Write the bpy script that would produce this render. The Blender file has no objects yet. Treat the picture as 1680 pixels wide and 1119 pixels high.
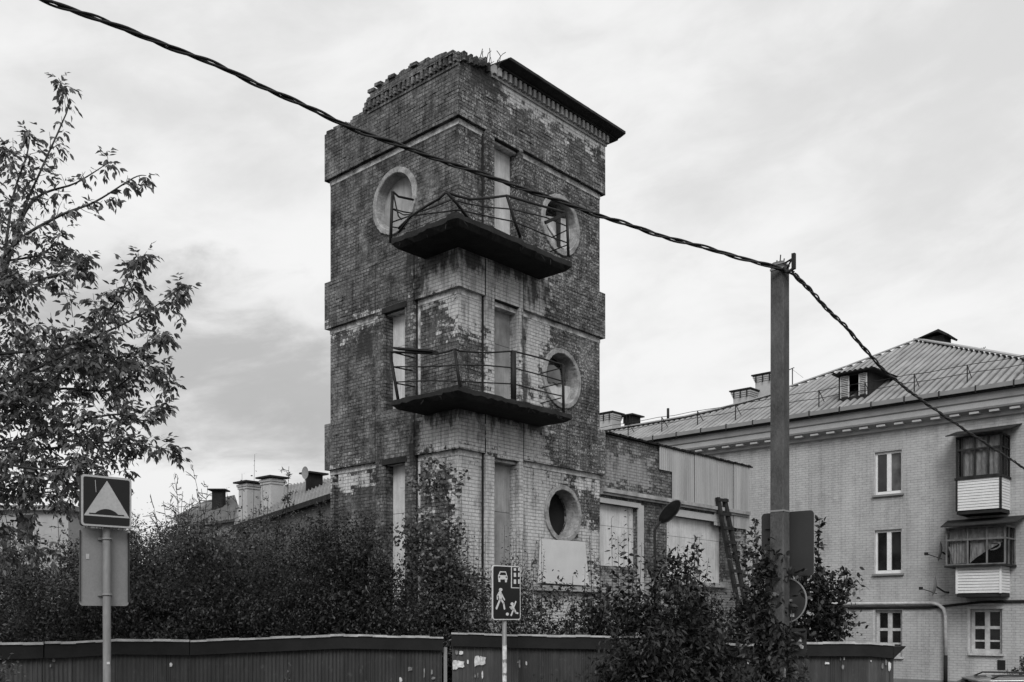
import bpy, bmesh, math, random
import numpy as np
from mathutils import Vector, Matrix
R = math.radians
random.seed(7)
rng = np.random.default_rng(11)
S = bpy.context.scene
COL = S.collection

# ------------------------------------------------------------------ camera
CAMZ = 2.6
cam_d = bpy.data.cameras.new('camera')
cam = bpy.data.objects.new('camera', cam_d); COL.objects.link(cam)
cam.location = (0, 0, CAMZ); cam.rotation_euler = (R(90), 0, 0)
cam_d.sensor_width = 36.0; cam_d.lens = 1572/1680*36
cam_d.shift_y = 453.5/1680
cam_d.clip_start = 0.1; cam_d.clip_end = 3000
S.camera = cam
F = 1572.0; CX = 840.0; HY = 1013.0

# ------------------------------------------------------------------ world and sun
SUN_EL, SUN_AZ = R(38), R(184)       # azimuth measured clockwise from +Y (behind the camera)
W = bpy.data.worlds.new('World'); S.world = W; W.use_nodes = True
wn = W.node_tree; wn.nodes.clear()

class NB:
    """small helper for node trees"""
    def __init__(s, nt): s.nt = nt
    def node(s, t, **kw):
        n = s.nt.nodes.new(t)
        for k, v in kw.items(): setattr(n, k, v)
        return n
    def put(s, sock, v):
        if isinstance(v, bpy.types.NodeSocket): s.nt.links.new(v, sock)
        elif v is not None:
            try: sock.default_value = v
            except Exception:
                sock.default_value = (v, v, v, 1) if sock.type == 'RGBA' else (v, v, v)
    def m(s, op, a, b=None, c=None, clamp=False):
        n = s.node('ShaderNodeMath', operation=op, use_clamp=clamp)
        s.put(n.inputs[0], a)
        if b is not None: s.put(n.inputs[1], b)
        if c is not None: s.put(n.inputs[2], c)
        return n.outputs[0]
    def sep(s, v):
        n = s.node('ShaderNodeSeparateXYZ'); s.put(n.inputs[0], v); return n.outputs
    def comb(s, x, y, z):
        n = s.node('ShaderNodeCombineXYZ')
        s.put(n.inputs[0], x); s.put(n.inputs[1], y); s.put(n.inputs[2], z); return n.outputs[0]
    def noise(s, v, scale, detail=4, rough=.55, dist=0):
        n = s.node('ShaderNodeTexNoise'); n.noise_dimensions = '3D'
        s.put(n.inputs['Vector'], v); n.inputs['Scale'].default_value = scale
        n.inputs['Detail'].default_value = detail; n.inputs['Roughness'].default_value = rough
        n.inputs['Distortion'].default_value = dist
        return n.outputs['Fac']
    def rng(s, v, a, b, c=0., d=1., smooth=False):
        n = s.node('ShaderNodeMapRange'); n.clamp = True
        if smooth: n.interpolation_type = 'SMOOTHSTEP'
        s.put(n.inputs[0], v)
        for i, q in enumerate((a, b, c, d)): s.put(n.inputs[i+1], q)
        return n.outputs[0]
    def mix(s, f, a, b):   # float mix
        n = s.node('ShaderNodeMix'); n.data_type = 'FLOAT'; n.clamp_factor = True
        s.put(n.inputs[0], f); s.put(n.inputs[2], a); s.put(n.inputs[3], b)
        return n.outputs[0]
    def mul(s, v, k):
        n = s.node('ShaderNodeVectorMath', operation='MULTIPLY')
        s.put(n.inputs[0], v); n.inputs[1].default_value = k; return n.outputs[0]

b = NB(wn)
tc = b.node('ShaderNodeTexCoord')
sky = b.node('ShaderNodeTexSky', sky_type='NISHITA'); sky.sun_disc = False
sky.sun_elevation = SUN_EL; sky.sun_rotation = SUN_AZ
sky.air_density = 1.0; sky.dust_density = 4.0
bw = b.node('ShaderNodeRGBToBW'); wn.links.new(sky.outputs[0], bw.inputs[0])
x, y, z = b.sep(tc.outputs['Generated'])
g0 = tc.outputs['Generated']
# rolling overcast: broad soft masses, finer mottling, and a slight diagonal drift
dr = b.comb(b.m('ADD', x, b.m('MULTIPLY', z, .55)), y, b.m('MULTIPLY', b.m('SUBTRACT', z, b.m('MULTIPLY', x, .25)), 1.9))
big = b.noise(dr, 2.1, 7, .52, .25)
fine = b.noise(b.mul(dr, (1, 1, 1.3)), 7.5, 8, .6, .3)
cl = b.m('ADD', b.m('MULTIPLY', big, .66), b.m('MULTIPLY', fine, .34))
cloud = b.rng(cl, .34, .58, 3.85, 4.9, True)
# the darker bank of cloud low on the left
bx = b.m('DIVIDE', b.m('SUBTRACT', x, -.26), .24); bz = b.m('DIVIDE', b.m('SUBTRACT', b.m('ADD', z, b.m('MULTIPLY', x, .25)), .165), .10)
bank = b.m('SUBTRACT', 1.0, b.m('ADD', b.m('MULTIPLY', bx, bx), b.m('MULTIPLY', bz, bz)))
bank = b.rng(b.m('ADD', bank, b.m('MULTIPLY', b.m('SUBTRACT', fine, .5), 3.6)), -.4, 1.1, 0, 1, True)
cloud = b.m('MULTIPLY', cloud, b.m('SUBTRACT', 1.0, b.m('MULTIPLY', bank, .46)))
cloud = b.m('MULTIPLY', cloud, b.rng(z, 0.0, .30, .90, 1.0, True))
tot = b.m('ADD', b.m('MULTIPLY', bw.outputs[0], .10), cloud)
bg = b.node('ShaderNodeBackground'); wn.links.new(tot, bg.inputs[0]); bg.inputs[1].default_value = .118
wo = b.node('ShaderNodeOutputWorld'); wn.links.new(bg.outputs[0], wo.inputs[0])

sd = bpy.data.lights.new('sun', 'SUN'); sd.energy = 1.5; sd.angle = R(28); sd.color = (1, 1, 1)
sun = bpy.data.objects.new('sun', sd); COL.objects.link(sun)
dirv = Vector((math.sin(SUN_AZ)*math.cos(SUN_EL), math.cos(SUN_AZ)*math.cos(SUN_EL), math.sin(SUN_EL)))
sun.rotation_euler = dirv.to_track_quat('Z', 'Y').to_euler()
sun.location = dirv*60

S.view_settings.view_transform = 'Standard'; S.view_settings.look = 'None'
S.view_settings.exposure = 0.6; S.view_settings.gamma = 1
S.render.engine = 'CYCLES'

# ------------------------------------------------------------------ frames and unprojection
class Frame:
    """a local frame: origin on the ground plane, turned about z"""
    def __init__(s, ox, oy, ang):
        s.o = Vector((ox, oy, 0)); s.a = ang
        s.M = Matrix.Translation(s.o) @ Matrix.Rotation(ang, 4, 'Z'); s.I = s.M.inverted()
        s.c = s.I @ Vector((0, 0, CAMZ))
    def ray(s, px, py):
        d = Vector(((px-CX)/F, 1, (HY-py)/F)); return (s.I.to_3x3() @ d)
    def hit(s, px, py, axis, val):
        d = s.ray(px, py); t = (val-s.c[axis])/d[axis]; return s.c + d*t
def P(px, py, Y):
    return Vector(((px-CX)/F*Y, Y, CAMZ+(HY-py)/F*Y))

# ------------------------------------------------------------------ mesh builder
class MB:
    def __init__(s): s.v = []; s.f = []; s.mi = []; s.sm = []
    def add(s, vs, fs, sm=False):
        n = len(s.v); s.v += [tuple(q) for q in vs]
        for f in fs: s.f.append(tuple(i+n for i in f)); s.sm.append(sm)
        return s
    def box(s, x0, x1, y0, y1, z0, z1):
        if x1 < x0: x0, x1 = x1, x0
        if y1 < y0: y0, y1 = y1, y0
        if z1 < z0: z0, z1 = z1, z0
        vs = [(x0,y0,z0),(x1,y0,z0),(x1,y1,z0),(x0,y1,z0),(x0,y0,z1),(x1,y0,z1),(x1,y1,z1),(x0,y1,z1)]
        return s.add(vs, [(0,3,2,1),(4,5,6,7),(0,1,5,4),(1,2,6,5),(2,3,7,6),(3,0,4,7)])
    def obox(s, c, ax, ay, az):
        c = Vector(c); ax = Vector(ax); ay = Vector(ay); az = Vector(az)
        vs = [c-ax-ay-az, c+ax-ay-az, c+ax+ay-az, c-ax+ay-az, c-ax-ay+az, c+ax-ay+az, c+ax+ay+az, c-ax+ay+az]
        return s.add(vs, [(0,3,2,1),(4,5,6,7),(0,1,5,4),(1,2,6,5),(2,3,7,6),(3,0,4,7)])
    def bar(s, a, b_, w, h, up=(0,0,1)):
        a = Vector(a); b_ = Vector(b_); d = (b_-a); L = d.length; d.normalize()
        up = Vector(up)
        if abs(d.dot(up)) > .98: up = Vector((1,0,0))
        sd_ = d.cross(up).normalized(); u_ = sd_.cross(d).normalized()
        return s.obox((a+b_)/2, d*L/2, sd_*w/2, u_*h/2)
    def tube(s, pts, r, n=6, cap=True):
        pts = [Vector(p) for p in pts]
        rs = r if hasattr(r, '__len__') else [r]*len(pts)
        base = len(s.v); prev = None
        for i, p in enumerate(pts):
            d = (pts[min(i+1, len(pts)-1)]-pts[max(i-1, 0)])
            if d.length < 1e-9: d = Vector((0,0,1))
            d.normalize()
            if prev is None:
                ref = Vector((0,0,1)) if abs(d.z) < .9 else Vector((1,0,0))
                sx = d.cross(ref).normalized()
            else:
                sx = (prev - d*prev.dot(d))
                sx = sx.normalized() if sx.length > 1e-6 else d.orthogonal().normalized()
            prev = sx; sy = d.cross(sx)
            for k in range(n):
                a = 2*math.pi*k/n
                s.v.append(tuple(p + (sx*math.cos(a)+sy*math.sin(a))*rs[i]))
        for i in range(len(pts)-1):
            for k in range(n):
                k2 = (k+1) % n
                s.f.append((base+i*n+k, base+i*n+k2, base+(i+1)*n+k2, base+(i+1)*n+k)); s.sm.append(True)
        if cap:
            s.f.append(tuple(base+k for k in reversed(range(n)))); s.sm.append(False)
            m = base+(len(pts)-1)*n
            s.f.append(tuple(m+k for k in range(n))); s.sm.append(False)
        return s
    def prism(s, poly, fn, d0, d1):
        """poly: 2-D outline, fn(u, v, d) -> point, extruded from d0 to d1"""
        n = len(poly)
        vs = [fn(u, v, d0) for u, v in poly]+[fn(u, v, d1) for u, v in poly]
        fs = [tuple(range(n)), tuple(reversed(range(n, 2*n)))]
        fs += [(i, i+n, (i+1) % n+n, (i+1) % n) for i in range(n)]
        return s.add(vs, fs)
    def ring(s, fn, cu, cv, prof, n=40, ku=1., kv=1.):
        """lathe of a closed profile [(radius, depth)] about (cu, cv)"""
        b0 = len(s.v); m = len(prof)
        for k in range(n):
            a = 2*math.pi*k/n
            for r_, d_ in prof: s.v.append(tuple(fn(cu+ku*r_*math.cos(a), cv+kv*r_*math.sin(a), d_)))
        for k in range(n):
            k2 = (k+1) % n
            for j in range(m):
                j2 = (j+1) % m
                s.f.append((b0+k*m+j, b0+k*m+j2, b0+k2*m+j2, b0+k2*m+j)); s.sm.append(False)
        return s
    def build(s, name, mat, parent=None, off=None, fix=True):
        me = bpy.data.meshes.new(name)
        vs = s.v
        if off is not None: vs = [(q[0]-off[0], q[1]-off[1], q[2]-off[2]) for q in s.v]
        me.from_pydata(vs, [], s.f)
        me.polygons.foreach_set('use_smooth', s.sm)
        if fix:
            bm = bmesh.new(); bm.from_mesh(me)
            bmesh.ops.recalc_face_normals(bm, faces=bm.faces); bm.to_mesh(me); bm.free()
        me.update()
        if mat: me.materials.append(mat)
        o = bpy.data.objects.new(name, me); COL.objects.link(o)
        if parent: o.parent = parent
        return o

def npmesh(name, verts, faces_n, mat, parent=None, smooth=False):
    """verts (N, k, 3): N separate k-gons"""
    N, k, _ = verts.shape
    me = bpy.data.meshes.new(name)
    me.vertices.add(N*k); me.vertices.foreach_set('co', verts.reshape(-1).astype(np.float32))
    me.loops.add(N*k); me.loops.foreach_set('vertex_index', np.arange(N*k, dtype=np.int32))
    me.polygons.add(N); me.polygons.foreach_set('loop_start', (np.arange(N)*k).astype(np.int32))
    me.polygons.foreach_set('loop_total', np.full(N, k, dtype=np.int32))
    me.update(calc_edges=True); me.validate()
    me.materials.append(mat)
    o = bpy.data.objects.new(name, me); COL.objects.link(o)
    if parent: o.parent = parent
    return o

def tag(o, label=None, cat=None, group=None, kind=None):
    if label: o['label'] = label
    if cat: o['category'] = cat
    if group: o['group'] = group
    if kind: o['kind'] = kind
    return o
def thing(name, label, cat, loc=(0,0,0), rz=0, group=None):
    o = bpy.data.objects.new(name, None); COL.objects.link(o); o.empty_display_size = .3
    o.location = loc; o.rotation_euler = (0, 0, rz)
    return tag(o, label, cat, group)
def copy_tree(o, parent=None):
    c = o.copy(); COL.objects.link(c); c.parent = parent
    for ch in list(o.children): copy_tree(ch, c)
    return c
def cut(o, cutters):
    """boolean difference, applied; the cutters are deleted again"""
    for i, cm in enumerate(cutters):
        c = cm.build('cutter', None)
        c.parent = o.parent
        md = o.modifiers.new('cut', 'BOOLEAN'); md.operation = 'DIFFERENCE'; md.object = c; md.solver = 'EXACT'
    bpy.context.view_layer.update()
    dg = bpy.context.evaluated_depsgraph_get()
    me = bpy.data.meshes.new_from_object(o.evaluated_get(dg))
    old = o.data; o.modifiers.clear(); o.data = me
    me.name = old.name
    for ob in [q for q in COL.objects if q.name.startswith('cutter')]:
        d = ob.data; bpy.data.objects.remove(ob); bpy.data.meshes.remove(d)
    return o

# ------------------------------------------------------------------ materials
def newmat(name):
    m = bpy.data.materials.new(name); m.use_nodes = True; m.node_tree.nodes.clear()
    q = NB(m.node_tree)
    out = q.node('ShaderNodeOutputMaterial'); bs = q.node('ShaderNodeBsdfPrincipled')
    m.node_tree.links.new(bs.outputs[0], out.inputs[0])
    return m, q, bs, out
def bump(q, bs, h, strength=.5, dist=.01):
    n = q.node('ShaderNodeBump'); n.inputs['Strength'].default_value = strength; n.inputs['Distance'].default_value = dist
    q.put(n.inputs['Height'], h); q.nt.links.new(n.outputs[0], bs.inputs['Normal'])
def gmat(name, val, var=.3, ns=3., rough=.8, bs_=.4, bn=30., bd=.006, metal=0, spec=.3, stretch=(1,1,1), fine=.25):
    m, q, bs, out = newmat(name)
    t = q.node('ShaderNodeTexCoord').outputs['Object']
    ts = q.mul(t, stretch)
    n1 = q.noise(ts, ns, 6, .6); n2 = q.noise(ts, bn, 4, .6)
    k = q.m('ADD', q.rng(n1, .3, .7, 1-var, 1+var), q.m('MULTIPLY', q.m('SUBTRACT', n2, .5), fine*2))
    q.put(bs.inputs['Base Color'], q.m('MULTIPLY', k, val))
    bs.inputs['Roughness'].default_value = rough; bs.inputs['Metallic'].default_value = metal
    bs.inputs['Specular IOR Level'].default_value = spec
    if bs_: bump(q, bs, n2, bs_, bd)
    return m
def leafmat(name, val, trans=.25, rough=.45, spread=.6):
    m, q, bs, out = newmat(name)
    g = q.node('ShaderNodeNewGeometry')
    k = q.rng(q.m('POWER', g.outputs['Random Per Island'], 1.8), 0, 1, 1-spread, 1+spread*1.9)
    c = q.m('MULTIPLY', k, val)
    q.put(bs.inputs['Base Color'], c); bs.inputs['Roughness'].default_value = rough
    bs.inputs['Specular IOR Level'].default_value = .28
    tr = q.node('ShaderNodeBsdfTranslucent'); q.put(tr.inputs[0], q.m('MULTIPLY', c, 1.6))
    mx = q.node('ShaderNodeMixShader'); mx.inputs[0].default_value = trans
    q.nt.links.new(bs.outputs[0], mx.inputs[1]); q.nt.links.new(tr.outputs[0], mx.inputs[2])
    q.nt.links.new(mx.outputs[0], out.inputs[0])
    return m
def glassmat(name, val=.012, rough=.08):
    m, q, bs, out = newmat(name)
    t = q.node('ShaderNodeTexCoord').outputs['Object']
    q.put(bs.inputs['Base Color'], q.rng(q.noise(t, 1.7, 3), .35, .65, val*.5, val*2))
    bs.inputs['Roughness'].default_value = rough; bs.inputs['Specular IOR Level'].default_value = .5
    bump(q, bs, q.noise(t, 2.2, 2), .15, .02)
    return m

def brick_nodes(q, vec, dark=(.07,.14), mortar=.05, bw_=.20, rh=.078, ms=.007):
    n = q.node('ShaderNodeTexBrick'); q.put(n.inputs['Vector'], vec)
    n.inputs['Color1'].default_value = (dark[0],)*3+(1,); n.inputs['Color2'].default_value = (dark[1],)*3+(1,)
    n.inputs['Mortar'].default_value = (mortar,)*3+(1,)
    n.inputs['Scale'].default_value = 1; n.inputs['Mortar Size'].default_value = ms
    n.inputs['Mortar Smooth'].default_value = .25; n.inputs['Bias'].default_value = 0
    n.inputs['Brick Width'].default_value = bw_; n.inputs['Row Height'].default_value = rh
    n.offset = .5
    return n.outputs['Color'], n.outputs['Fac']
def boxd(q, U, V, u0, u1, v0, v1):
    a = q.m('MINIMUM', q.m('SUBTRACT', U, u0), q.m('SUBTRACT', u1, U))
    c = q.m('MINIMUM', q.m('SUBTRACT', V, v0), q.m('SUBTRACT', v1, V))
    return q.m('MINIMUM', a, c)
def union(q, ds):
    r = ds[0]
    for d in ds[1:]: r = q.m('MAXIMUM', r, d)
    return r

def ruin_brick(name, paint, bare, soot=(), base=(.098,.138), mort=.022, whit=.52, U_shift=0., speck=.535):
    """weathered brick with the remains of white paint; paint/bare/soot are (u0,u1,z0,z1) patches"""
    m, q, bs, out = newmat(name)
    t = q.node('ShaderNodeTexCoord').outputs['Object']
    x, y, z = q.sep(t)
    U = q.m('ADD', q.m('SUBTRACT', x, y), U_shift)
    wob = q.m('MULTIPLY', q.m('SUBTRACT', q.noise(t, 9, 3), .5), .02)
    vec = q.comb(U, q.m('ADD', z, wob), 0)
    col, fac = brick_nodes(q, vec, base, mort, ms=.009)
    n_big = q.noise(t, .8, 6, .62); n_mid = q.noise(t, 3.0, 7, .68); n_fin = q.noise(t, 19, 6, .75)
    # per-brick lattice noise so that paint flakes off brick by brick
    cell = q.node('ShaderNodeTexWhiteNoise'); cell.noise_dimensions = '2D'
    row = q.m('FLOOR', q.m('DIVIDE', z, .078))
    cu = q.m('FLOOR', q.m('ADD', q.m('DIVIDE', U, .20), q.m('MULTIPLY', row, .5)))
    q.put(cell.inputs['Vector'], q.comb(cu, row, 0)); cw = cell.outputs['Value']
    ragged = q.m('ADD', q.m('ADD', q.m('MULTIPLY', q.m('SUBTRACT', n_mid, .5), 1.5), q.m('MULTIPLY', q.m('SUBTRACT', n_fin, .5), .8)),
                 q.m('MULTIPLY', q.m('SUBTRACT', cw, .5), .34))
    if paint:
        d = union(q, [boxd(q, U, z, *p) for p in paint])
        if bare:
            d = q.m('MINIMUM', d, q.m('MULTIPLY', union(q, [boxd(q, U, z, *p) for p in bare]), -1))
        d = q.m('MAXIMUM', q.m('MINIMUM', d, .5), -.8)
        mask = q.rng(q.m('ADD', d, ragged), -.06, .08)
    else: mask = 0.0
    # flecks of surviving paint all over
    fl = q.m('ADD', q.m('ADD', n_fin, q.m('MULTIPLY', q.m('SUBTRACT', cw, .5), .10)), q.m('ADD', q.m('MULTIPLY', q.m('SUBTRACT', n_big, .5), .35), q.m('MULTIPLY', q.m('SUBTRACT', q.noise(t, 45, 3, .6), .5), .5)))
    fleck = q.rng(fl, speck, speck+.10)
    side = q.rng(U, -.05, .05, .25, 1.)
    fleck = q.m('MULTIPLY', q.m('MULTIPLY', fleck, side), .72)
    mask = q.m('MAXIMUM', mask, fleck)
    tone = q.m('MULTIPLY', q.rng(n_big, .32, .66, .72, 1.32), q.rng(q.noise(t, 1.7, 6, .7), .40, .50, .50, 1.))
    tone2 = q.rng(n_mid, .3, .7, .66, 1.36)
    # joints filled or smeared with old render in places, washed out and pale in others
    smear = q.rng(q.noise(t, 2.1, 6, .7), .44, .62)
    col = q.mix(q.m('MULTIPLY', smear, .75), col, .085)
    palej = q.m('MULTIPLY', q.rng(q.noise(t, 1.3, 6, .7), .53, .66), fac)
    col = q.mix(q.m('MULTIPLY', palej, .8), col, .20)
    br = q.m('MULTIPLY', q.m('MULTIPLY', col, tone), tone2)
    br = q.m('MULTIPLY', br, q.rng(cw, 0, 1, .80, 1.22))
    br = q.m('MULTIPLY', br, q.rng(n_fin, .3, .7, .68, 1.32))
    wh = q.m('MULTIPLY', whit, q.m('MULTIPLY', q.rng(n_mid, .25, .75, .72, 1.12), q.rng(n_fin, .2, .8, .8, 1.15)))
    wh = q.m('MULTIPLY', wh, q.rng(q.m('MULTIPLY', fac, q.rng(n_mid, .35, .62, .12, 1)), 0, 1, 1, .45))
    c = q.mix(mask, br, wh)
    # rain streaks and grime
    sk = q.rng(q.noise(q.mul(t, (3.2,3.2,.22)), 2.2, 6, .68), .36, .52, .58, 1.0)
    sk2 = q.rng(q.noise(q.mul(t, (1,1,.6)), 2.4, 7, .72), .34, .47, .55, 1.0)
    c = q.m('MULTIPLY', c, q.m('MULTIPLY', sk, sk2))
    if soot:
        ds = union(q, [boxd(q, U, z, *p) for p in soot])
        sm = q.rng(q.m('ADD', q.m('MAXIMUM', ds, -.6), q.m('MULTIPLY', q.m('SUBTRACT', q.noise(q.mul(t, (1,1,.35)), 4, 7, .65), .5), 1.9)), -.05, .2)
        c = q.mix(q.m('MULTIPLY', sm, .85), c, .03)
    q.put(bs.inputs['Base Color'], c); bs.inputs['Roughness'].default_value = .92
    bs.inputs['Specular IOR Level'].default_value = .15
    h = q.m('SUBTRACT', q.m('ADD', q.m('MULTIPLY', n_fin, .5), q.m('MULTIPLY', cw, .45)), q.m('MULTIPLY', fac, 1.))
    bump(q, bs, h, .9, .012)
    return m

def painted_brick(name, val, var=.18, mort=.80):
    m, q, bs, out = newmat(name)
    t = q.node('ShaderNodeTexCoord').outputs['Object']
    x, y, z = q.sep(t)
    U = q.m('SUBTRACT', x, y)
    wob = q.m('MULTIPLY', q.m('SUBTRACT', q.noise(t, 9, 3), .5), .02)
    col, fac = brick_nodes(q, q.comb(U, q.m('ADD', z, wob), 0), (.9, 1.0), mort, .26, .088, .006)
    n_big = q.noise(q.mul(t, (1,1,.6)), .5, 5, .6); n_fin = q.noise(t, 14, 5, .65)
    c = q.m('MULTIPLY', q.m('MULTIPLY', col, val), q.m('MULTIPLY', q.rng(n_big, .3, .7, 1-var, 1+var), q.rng(n_fin, .25, .75, .86, 1.1)))
    fleck = q.rng(q.m('MULTIPLY', q.noise(t, 7, 4, .7), q.m('ADD', .6, q.m('MULTIPLY', fac, .8))), .66, .76)
    c = q.mix(q.m('MULTIPLY', fleck, .6), c, val*.35)
    c = q.m('MULTIPLY', c, q.m('MULTIPLY', q.rng(q.noise(q.mul(t, (2.4,2.4,.14)), 1.6, 6, .65), .34, .50, .80, 1.0), q.rng(q.noise(t, 1.1, 7, .72), .36, .46, .86, 1.0)))
    q.put(bs.inputs['Base Color'], c); bs.inputs['Roughness'].default_value = .85
    bs.inputs['Specular IOR Level'].default_value = .2
    h = q.m('SUBTRACT', q.m('MULTIPLY', n_fin, .5), fac)
    bump(q, bs, h, .8, .012)
    return m

def boardmat(name, val, var=.2, drip=True):
    m, q, bs, out = newmat(name)
    t = q.node('ShaderNodeTexCoord').outputs['Object']
    n1 = q.noise(t, 1.6, 5, .6); n2 = q.noise(q.mul(t, (6,6,.7)), 3, 5, .6); n3 = q.noise(t, 45, 3, .6)
    k = q.m('MULTIPLY', q.rng(n1, .3, .7, 1-var, 1+var), q.rng(n2, .3, .7, .86, 1.1))
    k = q.m('MULTIPLY', k, q.rng(n3, .2, .8, .9, 1.1))
    st = q.rng(q.noise(q.mul(t, (5,5,.5)), 1.3, 7, .72), .36, .50, .84, 1.)
    spot = q.rng(q.noise(t, 13, 5, .75), .62, .70, 1., .6)
    k = q.m('MULTIPLY', k, q.m('MULTIPLY', st, spot))
    q.put(bs.inputs['Base Color'], q.m('MULTIPLY', k, val)); bs.inputs['Roughness'].default_value = .8
    bs.inputs['Specular IOR Level'].default_value = .2
    bump(q, bs, n3, .3, .004)
    return m

MAT = {}
MAT['concrete_dark'] = gmat('sooty_concrete', .017, .5, 2.5, .95, .8, 18, .02)
MAT['plaster'] = gmat('old_plaster', .27, .45, 3, .9, .6, 25, .01)
MAT['fillet'] = gmat('pale_fillet', .38, .7, 5, .9, .6, 25, .01, fine=.6)
MAT['ring'] = gmat('ring_plaster', .25, .45, 4.5, .9, .9, 22, .02, fine=.5)
MAT['ringdark'] = gmat('ring_reveal', .10, .4, 3, .9, .6, 20, .01)
MAT['board_light'] = boardmat('light_board', .50)
MAT['board_mid'] = boardmat('grey_board', .25, .35)
MAT['board_white'] = gmat('white_board', .50, .08, 2, .8, .2, 50, .003, 0, .2, fine=.12)
MAT['iron'] = gmat('rusty_iron', .010, .4, 8, .7, .4, 60, .002)
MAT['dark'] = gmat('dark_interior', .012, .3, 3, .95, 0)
MAT['cornice'] = gmat('cornice_concrete', .022, .45, 3, .95, .8, 20, .02)
MAT['metal_roof'] = gmat('roof_sheet', .27, .18, 1.5, .5, .15, 25, .003, 0, .4)
MAT['slate'] = gmat('corrugated_asbestos', .20, .25, 1.2, .9, .4, 25, .004, stretch=(1,.6,1))
MAT['white_paint'] = gmat('white_frame_paint', .62, .08, 6, .5, .1)
MAT['old_white'] = gmat('worn_white_paint', .40, .25, 6, .7, .3)
MAT['stucco'] = gmat('stucco', .36, .1, 2, .9, .3, 30)
MAT['stucco_dark'] = gmat('stucco_dark', .16, .2, 2, .9, .3, 30)
MAT['siding'] = gmat('pale_siding', .62, .05, 2, .55, .1)
MAT['wood_dark'] = gmat('dark_old_wood', .020, .5, 6, .9, .6, 30, .006, 0, .2, (1,1,.3))
MAT['wood_grey'] = gmat('grey_old_wood', .12, .4, 6, .9, .6, 30, .006, 0, .2, (1,1,.3))
MAT['glass'] = glassmat('window_glass')
MAT['glass_grey'] = glassmat('window_blind_glass', .06, .15)
MAT['curtain'] = gmat('lace_curtain', .42, .35, 9, .9, .5, 20, .02, 0, .1, (1.6,1.6,.5))
MAT['galv'] = gmat('galvanised_steel', .17, .3, 6, .5, .2, 40, .002, .0, .4, (1,1,.3))
MAT['galv_light'] = gmat('grey_sheet_metal', .185, .12, 2, .55, .1, 60, .001, 0, .4)
MAT['galv_dark'] = gmat('sign_back_dark', .027, .15, 2, .6, .1, 60, .001, 0, .3)
MAT['pole'] = gmat('pole_concrete', .072, .35, 5, .95, .9, 45, .008, 0, .2, (1,1,.5), .6)
MAT['black'] = gmat('black_rubber', .012, .2, 6, .6, 0)
MAT['lamp_black'] = gmat('lamp_black', .008, .3, 5, .95, 0, spec=.05)
MAT['sign_dark'] = gmat('sign_blue_film', .008, .1, 3, .45, 0, spec=.3)
MAT['sign_white'] = gmat('sign_white_film', .52, .05, 3, .5, 0)
MAT['sign_grey'] = gmat('sign_yellow_film', .34, .05, 3, .5, 0)
def fence_mat():
    m, q, bs, out = newmat('fence_sheet')
    t = q.node('ShaderNodeTexCoord').outputs['Object']; x, y, z = q.sep(t)
    oi = q.node('ShaderNodeObjectInfo').outputs['Random']
    n1 = q.noise(q.mul(t, (1,1,.4)), 1.6, 6, .65); n2 = q.noise(t, 9, 6, .7); n3 = q.noise(q.mul(t, (5,5,.3)), 3, 4, .6)
    c = q.m('MULTIPLY', q.m('MULTIPLY', q.rng(oi, 0, 1, .72, 1.35), q.rng(n1, .3, .7, .7, 1.35)), .042)
    c = q.m('MULTIPLY', c, q.rng(n3, .35, .65, .8, 1.2))
    rust = q.rng(q.m('ADD', n2, q.m('MULTIPLY', q.m('SUBTRACT', 2.0, z), -.03)), .58, .68)
    c = q.mix(q.m('MULTIPLY', rust, .7), c, .075)
    mud = q.rng(q.m('SUBTRACT', q.m('MULTIPLY', n2, .9), z), -.1, .3)
    c = q.mix(mud, c, .06)
    q.put(bs.inputs['Base Color'], c); bs.inputs['Roughness'].default_value = .65; bs.inputs['Specular IOR Level'].default_value = .25
    bump(q, bs, n1, .5, .05)
    return m
MAT['fence'] = fence_mat()
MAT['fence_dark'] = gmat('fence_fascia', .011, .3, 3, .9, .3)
MAT['edge'] = gmat('edge_trim', .34, .35, 4, .8, .3)
MAT['paper'] = gmat('torn_paper', .50, .4, 14, .9, .2, 30, .003)
MAT['bark'] = gmat('bark', .04, .4, 8, .9, .6, 30, .006)
MAT['twig'] = gmat('twig', .03, .3, 8, .9, 0)
MAT['leaf_tree'] = leafmat('maple_leaf', .11, .3, .5, .6)
MAT['leaf_shrub'] = leafmat('shrub_leaf', .055, .2, .5, .7)
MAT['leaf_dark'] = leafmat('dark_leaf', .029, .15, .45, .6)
MAT['leaf_mid'] = leafmat('mid_leaf', .078, .25, .5, .7)
MAT['leaf_glossy'] = leafmat('glossy_leaf', .024, .12, .42, .6)

# ================================================================== SETTING
def sheet(name, x0, x1, y0, y1, z, mat, n=1, rot=0, org=(0,0)):
    mb = MB(); c, s_ = math.cos(rot), math.sin(rot)
    vs = [(org[0]+c*x-s_*y, org[1]+s_*x+c*y, z) for x, y in ((x0,y0),(x1,y0),(x1,y1),(x0,y1))]
    mb.add(vs, [(0,1,2,3)]); return tag(mb.build(name, mat), kind='structure')
gm = gmat('ground_earth', .05, .45, .35, .95, .8, 9, .03)
am = gmat('asphalt', .06, .2, .5, .9, .7, 45, .006)
sheet('ground', -700, 700, -300, 1100, 0.0, gm)
sheet('road', -90, 90, -3.4, 4.6, .008, am, rot=R(-42.9), org=(0, 3.5))
mb = MB(); kc, ks = math.cos(R(-42.9)), math.sin(R(-42.9))
mb.obox((0 - ks*4.75, 3.5 + kc*4.75, .07), (kc*90, ks*90, 0), (-ks*.075, kc*.075, 0), (0,0,.07))
tag(mb.build('kerb', gmat('kerb_concrete', .2, .2, 2, .9, .5)), kind='structure')

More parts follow.
